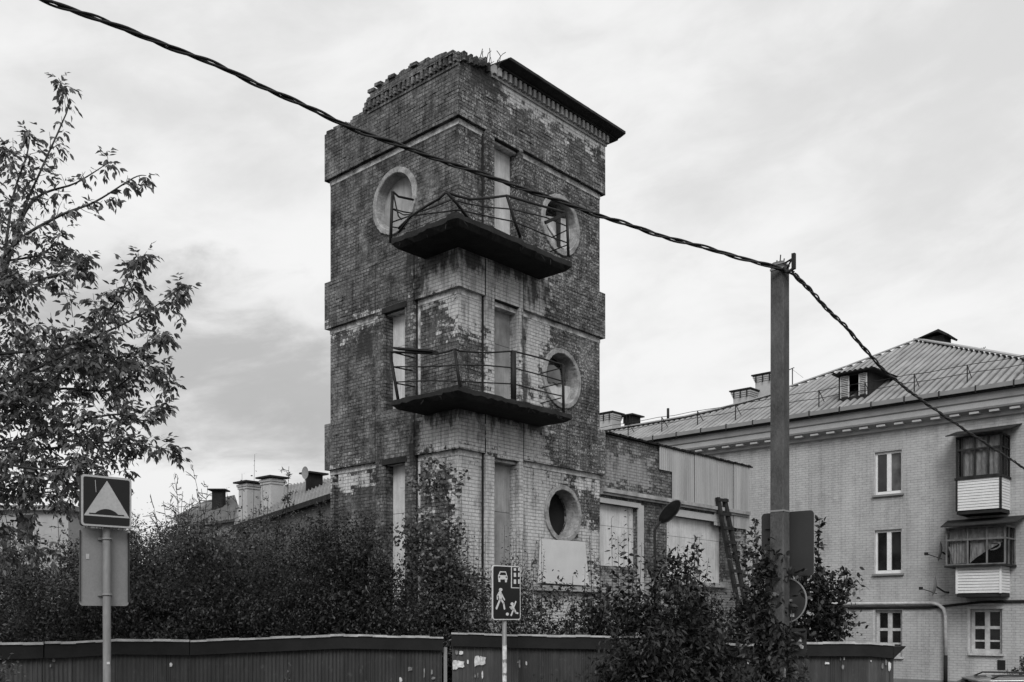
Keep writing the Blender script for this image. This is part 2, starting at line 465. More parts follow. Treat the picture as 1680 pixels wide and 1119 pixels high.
# ================================================================== TOWER
T = Frame((752-CX)/F*20.0, 20.0, math.atan2(.742, .670))
Z = lambda r: r + CAMZ
LT, SL = 5.13, 4.57
tower = thing('brick_tower', 'tall derelict square brick tower with peeling white paint, round windows and two corner balconies', 'tower', T.o, T.a)
fR = lambda u, v, d: (u, d, v)
fL = lambda u, v, d: (d, u, v)

paint = [(-1.30, 2.95, Z(6.2), Z(7.95)), (-.15, 2.35, Z(5.75), Z(6.95)), (.75, 2.05, Z(4.3), Z(7.2)), (1.9, 2.75, Z(5.2), Z(7.1)),
         (-1.30, 2.9, Z(3.45), Z(4.5)), (-.95, 2.6, Z(-2), Z(3.6)), (2.0, 3.0, Z(4.4), Z(5.2)),
         (2.5, 5.4, Z(-2.6), Z(1.2)), (2.3, 3.3, Z(1.0), Z(3.5)), (2.2, 5.2, Z(3.15), Z(3.45)), (3.9, 5.3, Z(1.2), Z(2.2)),
         (1.25, 5.3, Z(11.45), Z(12.1)), (-4.3, -2.9, Z(3.1), Z(3.5)),
         (-4.4, -2.7, Z(6.72), Z(6.88))]
bare = [(-1.25, .72, Z(4.6), Z(6.05)), (-1.25, -.35, Z(6.0), Z(6.75)), (-.95, -.25, Z(.4), Z(3.0)), (3.3, 4.6, Z(3.5), Z(4.4))]
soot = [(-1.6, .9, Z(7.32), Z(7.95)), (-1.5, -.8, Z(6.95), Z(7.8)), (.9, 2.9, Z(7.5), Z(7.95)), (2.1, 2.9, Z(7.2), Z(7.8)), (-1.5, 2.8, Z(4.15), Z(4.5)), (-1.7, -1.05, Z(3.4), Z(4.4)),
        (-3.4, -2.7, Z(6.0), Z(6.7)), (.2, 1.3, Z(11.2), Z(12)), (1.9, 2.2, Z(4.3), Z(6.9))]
M_T = ruin_brick('tower_brick', paint, bare, soot)
M_ANX = ruin_brick('annex_brick', [(-1, 9, Z(-2.6), Z(1.15)), (6.6, 7.4, Z(1), Z(2.6)), (0, 2.3, Z(3.4), Z(4.2))], [(1, 7, Z(2), Z(2.1))], [], base=(.08,.16), speck=.52, whit=.3)

core = MB().box(.1, LT-.1, .1, SL-.1, -.3, Z(11.0)).build('wall', M_T, tower)
def circ(cu, cv, r, n=44): return [(cu+r*math.cos(2*math.pi*k/n), cv+r*math.sin(2*math.pi*k/n)) for k in range(n)]
RW = []
for nm, (px, py), r in (('up', (921, 369), .71), ('mid', (923, 621), .71), ('low', (925, 843), .68)):
    h = T.hit(px, py, 1, .06); RW.append((h.x, h.z, r))
hl = T.hit(646, 330, 0, .06); LW = (hl.y, hl.z, .74)
doorsR = [(1.09, 1.90, Z(8.05), Z(10.44)), (1.09, 1.90, Z(4.65), Z(6.93)), (1.09, 1.90, Z(.5), Z(3.48))]
doorsL = [(1.66, 2.36, Z(4.65), Z(6.86)), (1.66, 2.36, Z(.2), Z(3.45))]
cs = []
for k, (u, v, r) in enumerate(RW): cs.append(MB().prism(circ(u, v, r*.85), fR, -.05, 2.2 if k == 2 else .5))
cs.append(MB().prism(circ(LW[0], LW[1], LW[2]*.85), fL, -.05, .5))
for u0, u1, z0, z1 in doorsR: cs.append(MB().box(u0, u1, -.05, .42, z0, z1))
for u0, u1, z0, z1 in doorsL: cs.append(MB().box(-.05, .42, u0, u1, z0, z1))
cs.append(MB().box(-.05, .35, 4.16, 4.33, Z(-2.2), Z(3.45)))
cut(core, cs)

# bands of projecting brick, with a thin plaster fillet under each
def roughbricks(mb, fn, u0, u1, z0, z1, dens, dmin, dmax, seed):
    r_ = random.Random(seed)
    rows = int((z1-z0)/.078)
    for i in range(rows):
        zz = z0+i*.078
        uu = u0+(i % 2)*.13
        while uu < u1-.26:
            if r_.random() < dens:
                d = r_.uniform(dmin, dmax)
                w = .25 if r_.random() < .7 else .12
                mb.prism([(uu, zz+.003), (uu+w, zz+.003), (uu+w, zz+.072), (uu, zz+.072)], fn, -d, .02)
            uu += .265
for z0, z1, sd_ in ((Z(6.93), Z(8.04), 1), (Z(3.54), Z(4.64), 2)):
    mb = MB().box(0, LT, 0, SL, z0, z1)
    roughbricks(mb, fR, .02, LT-.02, z0, z1, .16, .004, .014, sd_)
    roughbricks(mb, fL, .02, SL-.02, z0, z1, .16, .004, .014, sd_+5)
    # broken arrises at the far corners
    r_ = random.Random(sd_*9)
    for i in range(int((z1-z0)/.078)):
        zz = z0+.078*i
        e = r_.uniform(.004, .03); mb.box(LT-.1, LT+e, .01+e*.3, .16, zz+.003, zz+.072)
        e = r_.uniform(.004, .03); mb.box(.01+e*.3, .16, SL-.1, SL+e, zz+.003, zz+.072)
    mb.build('brick_band', M_T, tower)
mbp = MB()
for zb in (Z(10.50), Z(6.93), Z(3.54)):
    mbp = MB().box(.090, LT-.09, .090, SL-.09, zb-.12, zb)
    mbp.build('plaster_fillet', MAT['fillet'], tower)

# door bays, 12 mm proud of the bands
jam = MB()
zt = Z(10.495)
for a, c_ in ((.83, 1.09), (1.90, 2.03)): jam.box(a, c_, -.012, .1, -.2, zt)
prev = -.2
for u0, u1, z0, z1 in sorted(doorsR, key=lambda q: q[2]):
    jam.box(u0, u1, -.012, .1, prev, z0); prev = z1
jam.box(1.09, 1.90, -.012, .1, prev, zt)
roughbricks(jam, lambda u, v, d: (u, d-.012, v), 1.1, 1.9, Z(6.95), Z(7.7), .2, .003, .01, 3)
jam.build('door_bay', M_T, tower)
jam = MB(); zt = Z(8.055)
for a, c_ in ((1.38, 1.66), (2.36, 2.66)): jam.box(-.012, .1, a, c_, -.2, zt)
prev = -.2
for u0, u1, z0, z1 in sorted(doorsL, key=lambda q: q[2]):
    jam.box(-.012, .1, u0, u1, prev, z0); prev = z1
jam.box(-.012, .1, 1.66, 2.36, prev, zt)
jam.build('door_bay', M_T, tower)
# slim edge fillets of the bays
jf = MB()
for a in (.80, 2.03): jf.box(a, a+.03, .06, .1, Z(-1), Z(10.42))
jf.build('bay_edge', MAT['concrete_dark'], tower)
jf = MB()
for a in (1.345, 2.66): jf.box(.06, .1, a, a+.035, Z(-1), Z(8.0))
jf.build('bay_edge', MAT['concrete_dark'], tower)

for z0, z1 in ((Z(-1), Z(3.4)), (Z(4.7), Z(6.8)), (Z(8.1), Z(10.36))): MB().box(2.065, 2.13, .085, .1, z0, z1).build('plaster_strip', MAT['fillet'], tower)
for z0, z1 in ((Z(-1), Z(3.4)), (Z(4.7), Z(6.8))): MB().box(.085, .1, 1.27, 1.34, z0, z1).build('plaster_strip', MAT['fillet'], tower)
# open joints where the bands meet the bays
for z0, z1 in ((Z(6.93), Z(8.04)), (Z(3.54), Z(4.64))):
    for a in (.80, 2.032): MB().box(a, a+.028, -.003, .02, z0, z1).build('open_joint', MAT['fence_dark'], tower)
    for a in (1.35, 2.662): MB().box(-.003, .02, a, a+.028, z0, z1).build('open_joint', MAT['fence_dark'], tower)
# boarded doors
def boards(mb_, fn, u0, u1, z0, z1, d, splits):
    zs = [z0]+splits+[z1]
    for i in range(len(zs)-1):
        mb_.prism([(u0, zs[i]+.006), (u1, zs[i]+.006), (u1, zs[i+1]-.006), (u0, zs[i+1]-.006)], fn, d+.004*i, d+.03)
for i, (u0, u1, z0, z1) in enumerate(doorsR):
    mb = MB(); boards(mb, fR, u0+.003, u1-.003, z0, z1, .27, [z0+(z1-z0)*(.62 if i else .72)])
    o = mb.build('boarded_door', MAT['board_light'] if i == 0 else MAT['board_mid'], tower)
    o['label'] = ('pale boarded door behind the upper balcony', 'grey boarded door behind the lower balcony', 'grey boarded door at the foot of the right face')[i]
for i, (u0, u1, z0, z1) in enumerate(doorsL):
    mb = MB(); boards(mb, fL, u0+.003, u1-.003, z0, z1, .25, [z0+(z1-z0)*.66])
    mb.build('boarded_door', MAT['board_light'], tower)
    l = MB().box(-.03, .3, u0-.06, u1+.06, z1-.02, z1+.10); l.build('lintel', MAT['concrete_dark'], tower)
for u0, u1, z0, z1 in doorsR[:2]:
    MB().box(u0-.05, u1+.05, .0, .3, z1-.02, z1+.07).build('lintel', MAT['concrete_dark'], tower)

# round windows
def round_window(fn, cu, cv, r, seed):
    mb = MB()
    prof = [(r, .0), (r*.985, -.012), (r*.84, -.016), (r*.82, .0), (r*.80, .22), (r*.80, .36), (r*.88, .36), (r*.88, .05), (r, .05)]
    prof = [(a, d+.06) for a, d in prof]
    mb.ring(fn, cu, cv, prof, 72)
    r_ = random.Random(seed); c0 = Vector(fn(cu, cv, 0)); nn = Vector(fn(0, 0, 1)); m_ = len(prof)
    for k in range(72):
        e = r_.choice((0, 0, 0, .004, .008, .016)); e2 = r_.choice((0, 0, .004, .01))
        for j in range(m_):
            q = Vector(mb.v[k*m_+j]); d_ = q-c0; d_ -= nn*d_.dot(nn); d_.normalize()
            mb.v[k*m_+j] = tuple(q-d_*(e if j in (0, 1, 8) else (-e2 if j in (2, 3) else 0)))
    o = mb.build('round_window', MAT['ring'], tower)
    return o
rws = [round_window(fR, u, v, r, i) for i, (u, v, r) in enumerate(RW)]
rwl = round_window(fL, *LW, 5)
MB().prism(circ(RW[2][0], RW[2][1], RW[2][2]*.84), fR, .5, .53).build('dark_interior', MAT['dark'], rws[2])  # near-black disc added in place of the unlit depth behind the opening
u, v, r = LW
MB().prism(circ(u, v, r*.81), fL, .30, .34).build('board', MAT['board_mid'], rwl)
# curled strip of tin in the left round window
MB().tube([fL(u-r*.66*math.cos(a), v-r*.66*math.sin(a), .2+.02*math.sin(3*a)) for a in np.linspace(-.6, .9, 12)], .02, 5).build('tin_strip', MAT['galv'], rwl)
u, v, r = RW[0]
def clipc(cu, cv, r, keep, n=60):
    return [(cu+r*math.cos(2*math.pi*k/n), cv+r*math.sin(2*math.pi*k/n)) for k in range(n) if keep(math.cos(2*math.pi*k/n), math.sin(2*math.pi*k/n))]
MB().prism(clipc(u, v, r*.81, lambda a, c_: c_ < .45+.2*math.sin(9*a)), fR, .26, .29).build('board', MAT['board_light'], rws[0])
MB().prism([(u-.4, v-.02), (u-.33, v+.06), (u+.33, v-.40), (u+.25, v-.44)], fR, .22, .25).build('plank', MAT['board_light'], rws[0])
MB().prism([(u-.05, v+.5), (u+.12, v+.45), (u+.1, v-.5), (u-.0, v-.5)], fR, .17, .20).build('plank', MAT['wood_dark'], rws[0])
u, v, r = RW[1]
MB().prism(clipc(u, v, r*.81, lambda a, c_: c_ < -.12+.1*math.sin(7*a)), fR, .28, .31).build('board', MAT['board_light'], rws[1])
pg = [(u-.34, v-.10), (u-.36, v+.28), (u-.12, v+.33), (u+.12, v+.25), (u+.17, v+.02), (u+.20, v-.08), (u+.05, v-.13), (u-.1, v-.07), (u-.2, v-.12)]
MB().prism(pg, fR, .24, .255).build('torn_sheet', MAT['glass_grey'], rws[1])

# ragged parapet with dentils
def stepped(prof, u0, u1, seed, q=.078, cw=.13):
    r_ = random.Random(seed); pts = []
    n = int(round((u1-u0)/cw)); w = (u1-u0)/n
    for i in range(n):
        uc = u0+(i+.5)*w
        zt_ = np.interp(uc, [p[0] for p in prof], [p[1] for p in prof])
        zt_ = math.floor(zt_/q+.5)*q + r_.choice((0, 0, 0, -q, q*.6)) + r_.uniform(-.012, .012)
        pts += [(u0+i*w, zt_), (u0+(i+1)*w, zt_+r_.uniform(-.01, .01))]
    return pts
profL = [(757,85),(735,89),(700,97),(680,108),(655,122),(640,130),(626,139),(614,146),(605,157),(600,175),(592,186),(580,196),(570,204),(555,209),(540,217),(531,225)]
pL = sorted([(max(0., T.hit(x_, y_, 0, 0).y), T.hit(x_, y_, 0, 0).z) for x_, y_ in profL])
zb = Z(10.5)
top = stepped(pL, 0, SL, 4)
par = MB().prism([(0, zb)]+top+[(SL, zb)], fL, 0, .42)
roughbricks(par, fL, .02, SL-.05, zb, Z(11.3), .14, .004, .014, 21)
r_ = random.Random(77)
for i in range(13):
    zz = zb+.078*i; e = r_.uniform(.004, .03); par.box(.01+e*.3, .16, SL-.1, SL+e, zz+.003, zz+.072)
profR = [(752,86),(762,87),(775,96),(790,100),(800,108),(812,112),(822,108)]
pR = sorted([(max(0., T.hit(x_, y_, 1, 0).x), T.hit(x_, y_, 1, 0).z) for x_, y_ in profR])
pR += [(1.25, Z(11.96)), (6, Z(11.96))]
topR = stepped(pR, .42, 1.3, 8)
par.prism([(.42, zb)]+topR+[(1.3, Z(11.965)), (LT, Z(11.965)), (LT, zb)], fR, 0, .42)
roughbricks(par, fR, .44, LT-.05, zb, Z(11.4), .14, .004, .014, 22)
for i in range(15):
    zz = zb+.078*i; e = r_.uniform(.004, .03); par.box(LT-.1, LT+e, .01+e*.3, .16, zz+.003, zz+.072)
par.box(LT-.42, LT, .42, SL-.42, zb, Z(11.9)); par.box(.42, LT, SL-.42, SL, zb, Z(11.4))
par.build('parapet', M_T, tower)
den = MB(); r_ = random.Random(3)
# loose brick ends standing on edge along the left rim and at the corner
s_ = .02
while s_ < SL-.1:
    zt_ = np.interp(s_, [p[0] for p in pL], [p[1] for p in pL])
    if s_ < 3.05 and r_.random() < .94:
        hh = r_.uniform(.14, .18)
        den.box(-.06-r_.uniform(0,.02), .05, s_, s_+.072, Z(11.62), Z(11.62)+hh)
    if r_.random() < .45:
        den.obox((.02+r_.uniform(-.05,.1), s_+.05, zt_+.03), (.06,r_.uniform(-.02,.02),0), (0,.11,.01), (0,-.006,.034))
    s_ += .145
den.box(-.02, .02, .0, 2.95, Z(11.54), Z(11.60)); den.box(-.06, .04, .1, 2.9, Z(11.80), Z(11.87))
for k in range(7):
    uu = .05+k*.13
    zt_ = np.interp(uu, [p[0] for p in pR], [p[1] for p in pR])
    den.obox((uu, .03+r_.uniform(-.06,.03), zt_+r_.uniform(-.12,-.02)), (.03,r_.uniform(-.01,.01),0), (0,.12,.0), (0,0,.09))
den.build('dentil_course', M_T, tower)
den = MB(); uu = 1.0
while uu < LT-.02:
    den.box(uu, uu+.078, -.1, .02, Z(11.76), Z(11.935)); uu += .163
den.box(1.0, LT+.03, -.03, .01, Z(11.70), Z(11.755))
den.build('dentil_course', MAT['plaster'], tower)
# projecting cornice along the right face
def cornice_sec(x_):  # outline in (y, z)
    return [(.5, Z(11.94)), (-.05, Z(11.94)), (-.13, Z(11.945)), (-.13, Z(11.975)), (-.2, Z(11.98)), (-.33, Z(12.02)), (-.36, Z(12.03)), (-.36, Z(12.09)), (.5, Z(12.16))]
mb = MB(); sec = cornice_sec(0); r_ = random.Random(12)
xs = list(np.arange(1.15, LT+.02, .14))+[LT+.36]
n_ = len(sec)
for i, x_ in enumerate(xs):
    j = r_.uniform(-.02, .012) if 0 < i < len(xs)-1 else 0
    for yy, zz in sec:
        k = 1 if yy < -.3 else 0
        mb.v.append((x_+(r_.uniform(-.06,.12)*(1 if i == 0 else 0)), yy+j*k, zz+j*k*.7+(.03*r_.random() if (yy > .4 and zz > Z(12.1)) else 0)))
for i in range(len(xs)-1):
    for k in range(n_):
        k2 = (k+1) % n_; mb.f.append((i*n_+k, i*n_+k2, (i+1)*n_+k2, (i+1)*n_+k)); mb.sm.append(False)
mb.f.append(tuple(range(n_))); mb.sm.append(False); mb.f.append(tuple((len(xs)-1)*n_+k for k in range(n_))); mb.sm.append(False)
mb.build('cornice', MAT['cornice'], tower)

# ---- corner balconies
def slab(zt_, th, seed):
    r_ = random.Random(seed)
    out_ = [(-.9, 1.08), (-.9, -.9), (2.67, -.9), (2.67, .09)]
    pts = []
    for i in range(len(out_)-1):
        a = Vector(out_[i]); c_ = Vector(out_[i+1]); n = max(1, int((c_-a).length/.12))
        for k in range(n):
            p = a.lerp(c_, k/n)
            if k: p += Vector((r_.uniform(-.03, .035), r_.uniform(-.02, .035)))
            pts.append(p)
    pts += [Vector(out_[-1]), Vector((.09, .09)), Vector((.09, 1.08))]
    n = len(pts); mb = MB(); ctr = Vector((.3, .3))
    ztj = [zt_ + r_.uniform(-.02, .01) for _ in pts]; zbj = [zt_-th*.55+r_.uniform(-.02, .012) for _ in pts]
    vs = [(p.x, p.y, ztj[i]) for i, p in enumerate(pts)]
    vs += [(p.x, p.y, zbj[i]) for i, p in enumerate(pts)]
    def inn(p):
        x_, y_ = p
        return (max(x_, -.78) if x_ < 2 else 2.6, max(y_, -.78) if y_ < .9 else 1.02)
    vs += [(inn(p)[0], inn(p)[1], zt_-th) for p in pts]
    fs = [tuple(range(n)), tuple(reversed(range(2*n, 3*n)))]
    for i in range(n):
        j = (i+1) % n
        fs += [(i, j, j+n, i+n), (i+n, j+n, j+2*n, i+2*n)]
    mb.add(vs, fs); return mb
def ppt(kind, px, py):
    if kind == 'R': return T.hit(px, py, 1, -.84)
    if kind == 'L': return T.hit(px, py, 0, -.84)
    if kind == 'E': return T.hit(px, py, 1, 1.02)     # left end, running back to the wall
    if kind == 'F': return T.hit(px, py, 0, 2.60)     # right end
    if kind == 'W': return T.hit(px, py, 0, -.30)
def line(mb, seq, r, n=6):
    pts = [ppt(*q) for q in seq]
    mb.tube(pts, r*1.3, n)
b1 = slab(Z(7.93), .20, 5).build('balcony_slab', MAT['concrete_dark'], tower)
b1['label'] = 'sooty upper balcony slab with a bent, collapsed railing'
U1 = lambda k, x_, y_: (k, 600+x_/4.667, 270+y_/4.667)
rail = MB()
line(rail, [U1('L',615,210), U1('L',560,262), U1('L',460,320), U1('L',345,398), U1('L',250,490)], .02)
line(rail, [U1('R',617,210), U1('R',700,240), U1('R',800,265), U1('R',940,256), U1('R',1080,238), U1('R',1300,303), U1('R',1520,366)], .02)
line(rail, [U1('R',655,268), U1('R',780,300), U1('R',920,325), U1('R',1120,342), U1('R',1380,405), U1('R',1545,474)], .011)
line(rail, [U1('R',720,348), U1('R',960,402), U1('R',1140,438), U1('R',1395,545), U1('R',1545,600)], .011)
line(rail, [U1('L',205,340), U1('L',290,385), U1('L',345,383), U1('L',480,340), U1('L',655,270)], .011)
line(rail, [U1('L',205,440), U1('L',330,396), U1('L',480,376), U1('L',720,346)], .011)
line(rail, [U1('E',207,205), U1('E',250,245), U1('E',365,270)], .018)
line(rail, [U1('E',205,338), U1('E',290,362), U1('E',390,378)], .011)
line(rail, [U1('E',205,478), U1('E',300,492)], .011)
line(rail, [U1('L',210,210), U1('L',228,300), U1('L',250,395), U1('L',275,420)], .013)
line(rail, [U1('F',1545,500), U1('F',1420,560)], .010)
line(rail, [U1('F',1545,615), U1('F',1410,668)], .010)
line(rail, [U1('F',1545,375), U1('F',1440,430)], .012)
rail.build('handrail', MAT['iron'], b1)
for seq, r in (([U1('L',205,205), U1('L',190,600)], .026), ([U1('R',618,210), U1('R',700,300), U1('R',790,420)], .024),
               ([U1('L',345,385), U1('L',310,440), U1('L',250,520)], .018),
               ([U1('R',1082,240), U1('R',1130,400), U1('R',1185,560)], .026), ([U1('R',1540,372), U1('R',1552,700)], .026)):
    mb = MB(); line(mb, seq, r); mb.build('railing_post', MAT['iron'], b1)
a = T.hit(*U1('',1375,445)[1:], 1, -.84); c_ = T.hit(*U1('',1525,378)[1:], 1, -.86)
MB().bar(a, c_, .05, .07).build('loose_plank', MAT['wood_dark'], b1)

# bent reinforcement hanging from the crumbling slab edges
def hanging(par, zt_, seed):
    r_ = random.Random(seed)
    for k in range(7):
        if r_.random() < .6: p = Vector((r_.uniform(-.8, 2.5), -.86, zt_-.12))
        else: p = Vector((-.86, r_.uniform(-.7, 1.0), zt_-.12))
        q = p+Vector((r_.uniform(-.12,.12), r_.uniform(-.08,.02), -r_.uniform(.04,.16)))
        MB().tube([p, (p+q)/2+Vector((r_.uniform(-.03,.03),0,.01)), q], .009, 4).build('reinforcing_bar', MAT['iron'], par)
hanging(b1, Z(7.93), 3)
b2 = slab(Z(4.54), .18, 6).build('balcony_slab', MAT['concrete_dark'], tower)
b2['label'] = 'sooty lower balcony slab with a leaning railing and a plank on top'
U2 = lambda k, x_, y_: (k, 620+x_/4.941, 550+y_/4.941)
rail = MB()
line(rail, [U2('L',95,130), U2('L',200,138), U2('L',480,150), U2('L',560,135), U2('L',620,113)], .014)
line(rail, [U2('R',622,112), U2('R',665,128), U2('R',760,136), U2('R',900,142), U2('R',1095,128), U2('R',1300,180), U2('R',1500,240)], .014)
line(rail, [U2('L',110,255), U2('L',360,256), U2('L',640,244)], .011); line(rail, [U2('R',642,240), U2('R',900,246), U2('R',1100,265), U2('R',1380,338), U2('R',1500,375)], .011)
line(rail, [U2('L',150,380), U2('L',400,368), U2('L',655,372)], .011); line(rail, [U2('R',658,372), U2('R',880,385), U2('R',1100,395), U2('R',1380,468), U2('R',1500,495)], .011)
for a in ((95,130,290,182), (130,258,280,288), (150,390,300,418)): line(rail, [U2('E',a[0],a[1]), U2('E',a[2],a[3])], .012)
for a in ((1500,262,1320,310), (1500,385,1330,425), (1485,508,1320,552)): line(rail, [U2('F',a[0],a[1]), U2('F',a[2],a[3])], .010)
rail.build('handrail', MAT['iron'], b2)
for seq, r in (([U2('L',97,130), U2('L',165,530)], .026), ([U2('L',622,112), U2('L',665,415)], .026),
               ([U2('R',1097,130), U2('R',1100,540)], .05), ([U2('R',1500,240), U2('R',1505,650)], .026)):
    mb = MB(); line(mb, seq, r); mb.build('railing_post', MAT['iron'], b2)
a = T.hit(*U2('',140,108)[1:], 0, -.80); c_ = T.hit(*U2('',460,132)[1:], 0, -.80)
mb = MB().bar(a, c_, .22, .035).bar(a+Vector((0,.2,-.035)), c_+Vector((.03,.0,-.035)), .1, .03); mb.build('loose_plank', MAT['wood_dark'], b2)

hanging(b2, Z(4.54), 8)
# window sill course and the white board leaning under the lowest round window
MB().box(2.45, 5.25, -.04, .1, Z(.62), Z(.74)).build('stone_course', MAT['plaster'], tower)
wb = [T.hit(x_, y_, 1, -.05) for x_, y_ in ((887,884),(960,889),(967,961),(884,956))]
org = T.M @ Vector(((wb[0].x+wb[1].x)/2, -.05, 0)); 
wbt = thing('white_board', 'large blank white board fixed below the lowest round window of the tower', 'board', (org.x, org.y, wb[2].z+.0), T.a)
ox = (wb[0].x+wb[1].x)/2; oz = wb[2].z
mb = MB().prism([(p.x-ox, p.z-oz) for p in wb], fR, .0, .025); mb.build('panel', MAT['board_white'], wbt)
mb = MB().box(wb[0].x-ox+.03, wb[1].x-ox-.03, .026, .07, wb[1].z-oz-.25, wb[1].z-oz-.19).box(wb[0].x-ox+.03, wb[1].x-ox-.03, .026, .07, .2, .26)
mb.build('batten', MAT['wood_grey'], wbt)

# dry weeds on the tower top
tw = thing('dry_weed', 'tuft of dry twigs growing on the broken top of the tower', 'weed', T.M @ Vector((1.0, .25, Z(11.95))))
mb = MB(); r_ = random.Random(2)
for k in range(16):
    p = Vector((r_.uniform(-.35,.35), r_.uniform(-.2,.2), 0)); pts = [p]
    d = Vector((r_.uniform(-.9,.9), r_.uniform(-.5,.5), r_.uniform(.3,1))).normalized()
    for j in range(4):
        p = p+d*r_.uniform(.06,.12); d = (d+Vector((r_.uniform(-.5,.5), r_.uniform(-.5,.5), r_.uniform(-.4,.3)))).normalized(); pts.append(p)
    mb.tube(pts, .008, 4)
mb.build('stems', MAT['twig'], tw)
# chunks of rubble beside it
# ================================================================== ANNEX
AX0 = 5.16
ao = T.M @ Vector((AX0, .2, 0)); ao.z = 0
annex = thing('brick_annex', 'low brick annex with boarded windows and a metal clad upper wall, attached to the tower', 'building', ao, T.a)
A = Frame(ao.x, ao.y, T.a)
xe = A.hit(1227, 800, 1, 0).x
ztop = Z(4.62)
aw = MB().box(0, xe-.12, 0, 5.2, -.3, ztop).build('wall', M_ANX, annex)
ax = lambda px_, py_=900: A.hit(px_, py_, 1, 0).x
az = lambda px_, py_: A.hit(px_, py_, 1, 0).z
W1 = (ax(984), ax(1045), az(1040,925)-.1, az(1015,829)); W2 = (ax(1094), ax(1186), az(1130,955), az(1130,850))
cut(aw, [MB().box(W1[0], W1[1], -.1, .3, W1[2], W1[3]), MB().box(W2[0], W2[1], -.1, .3, W2[2], W2[3])])
led = MB().box(.0, xe-.12, -.16, .02, Z(3.14), Z(3.24)); led.box(0, xe-.12, -.10, .02, Z(3.08), Z(3.137)); led.build('ledge', MAT['plaster'], annex)
MB().box(W1[0]-.05, W1[1]+.12, -.05, .04, W1[3], Z(3.0)).build('window_lintel', MAT['stucco'], annex)
MB().box(W2[0]-.05, W2[1]+.12, -.05, .04, W2[3], Z(3.0)).build('window_lintel', MAT['stucco'], annex)
MB().box(W1[1]+.02, W1[1]+.22, -.07, .04, -.1, Z(2.95)).build('pilaster', MAT['stucco'], annex)
w = thing; 
f1 = MB().box(W1[0], W1[1], .12, .15, W1[2], W1[3]-.55).box(W1[0], W1[1], .125, .15, W1[3]-.54, W1[3]).build('boarded_window', MAT['board_light'], annex)
wm = (W2[0]+W2[1])/2
mb = MB().box(W2[0], W2[1]-.5, .12, .15, W2[2], W2[3]-.55).box(W2[0], wm-.01, .125, .15, W2[3]-.54, W2[3]).box(wm, W2[1], .122, .15, W2[3]-.54, W2[3]).box(W2[1]-.49, W2[1], .128, .15, W2[2], W2[3]-.55)
mb.build('boarded_window', MAT['board_light'], annex)
MB().box(W2[0]-.1, W2[1]+.1, -.14, .0, W2[2]-.12, W2[2]).build('sill', MAT['plaster'], annex)
# metal cladding: vertical corrugation
def corr(mb, x0, x1, zlo, zhi, y0, amp, per, step=None):
    n = int((x1-x0)/(per/6)); vs = []; fs = []
    for i in range(n+1):
        x_ = x0+(x1-x0)*i/n
        ph = (x_/per) % 1
        yy = y0+amp*(1 if ph < .28 else (-1 if .5 < ph < .78 else (1-(ph-.28)/.11 if ph < .5 else -1+(ph-.78)/.11)))
        yy = max(y0-amp, min(y0+amp, yy))
        l = zlo(x_) if callable(zlo) else zlo; h = zhi(x_) if callable(zhi) else zhi
        vs += [(x_, yy, l), (x_, yy, h)]
    for i in range(n): fs.append((2*i, 2*i+2, 2*i+3, 2*i+1))
    mb.add(vs, fs); return mb
xa, xb = ax(1078, 760), ax(1100, 800)
cl = MB()
clm = gmat('cladding_sheet', .26, .28, .8, .6, .2, 40, .002, 0, .35, (3,3,.25))
pan = [xb+k*1.13 for k in range(12)]
for i, p0 in enumerate(pan):
    p1 = min(p0+1.12, xe)
    if p0 >= xe-.1: break
    corr(cl, p0, p1, Z(3.25)-(0 if p1 < xe-1.8 else .55), ztop+.01*(i % 2), -.05-.012*(i % 2), .014, .1)
corr(cl, xa, xb, Z(4.0), ztop, -.06, .014, .1)
cl.add([(xe, -.05, Z(2.75)), (xe, 2.2, Z(2.75)), (xe, 2.2, ztop), (xe, -.05, ztop)], [(0,1,2,3)])
cl.build('metal_cladding', clm, annex, fix=False)
rf = MB().box(-.02, xe+.15, -.10, 5.4, ztop+.012, ztop+.04)
for k in range(60): rf.box(k*.14, k*.14+.07, -.12+.02*math.sin(k*2.1), 5.4, ztop+.042, ztop+.058) if k*.14 < xe else None
rf.build('roof', MAT['fence_dark'], annex)
MB().box(W1[1]+.35, W1[1]+.6, -.008, .02, Z(1), Z(1)+.01)
# ladder leaning on the annex
l0 = A.hit(1184, 820, 1, -.14); base = A.hit(1250, 1100, 1, -1.25)
lw = A.M @ Vector((0,0,0))
ladt = thing('wooden_ladder', 'dark old wooden ladder leaning against the end of the annex wall', 'ladder', A.M @ Vector((base.x, base.y, 0)), T.a)
topc = Vector((l0.x-base.x, -.12-base.y, l0.z+.05)); botc = Vector((0, 0, 0)); dz = (topc-botc)
# real lean plus sideways slant
rails = []
for sx in (-1, 1):
    a = botc+Vector((sx*.26,0,0)); c_ = topc+Vector((sx*.2,0,0))
    MB().bar(a, c_, .14, .09, (0,1,0)).build('rail', MAT['wood_dark'], ladt)
for k in range(15):
    f_ = .03+.96*k/14
    p = botc.lerp(topc, f_); hw = .34-.05*f_
    r_ = random.Random(k)
    MB().bar(p+Vector((-hw,-.06,r_.uniform(-.02,.02))), p+Vector((hw,-.06,r_.uniform(-.02,.02))), .035, .09, (0,0,1)).build('rung', MAT['wood_dark'], ladt)

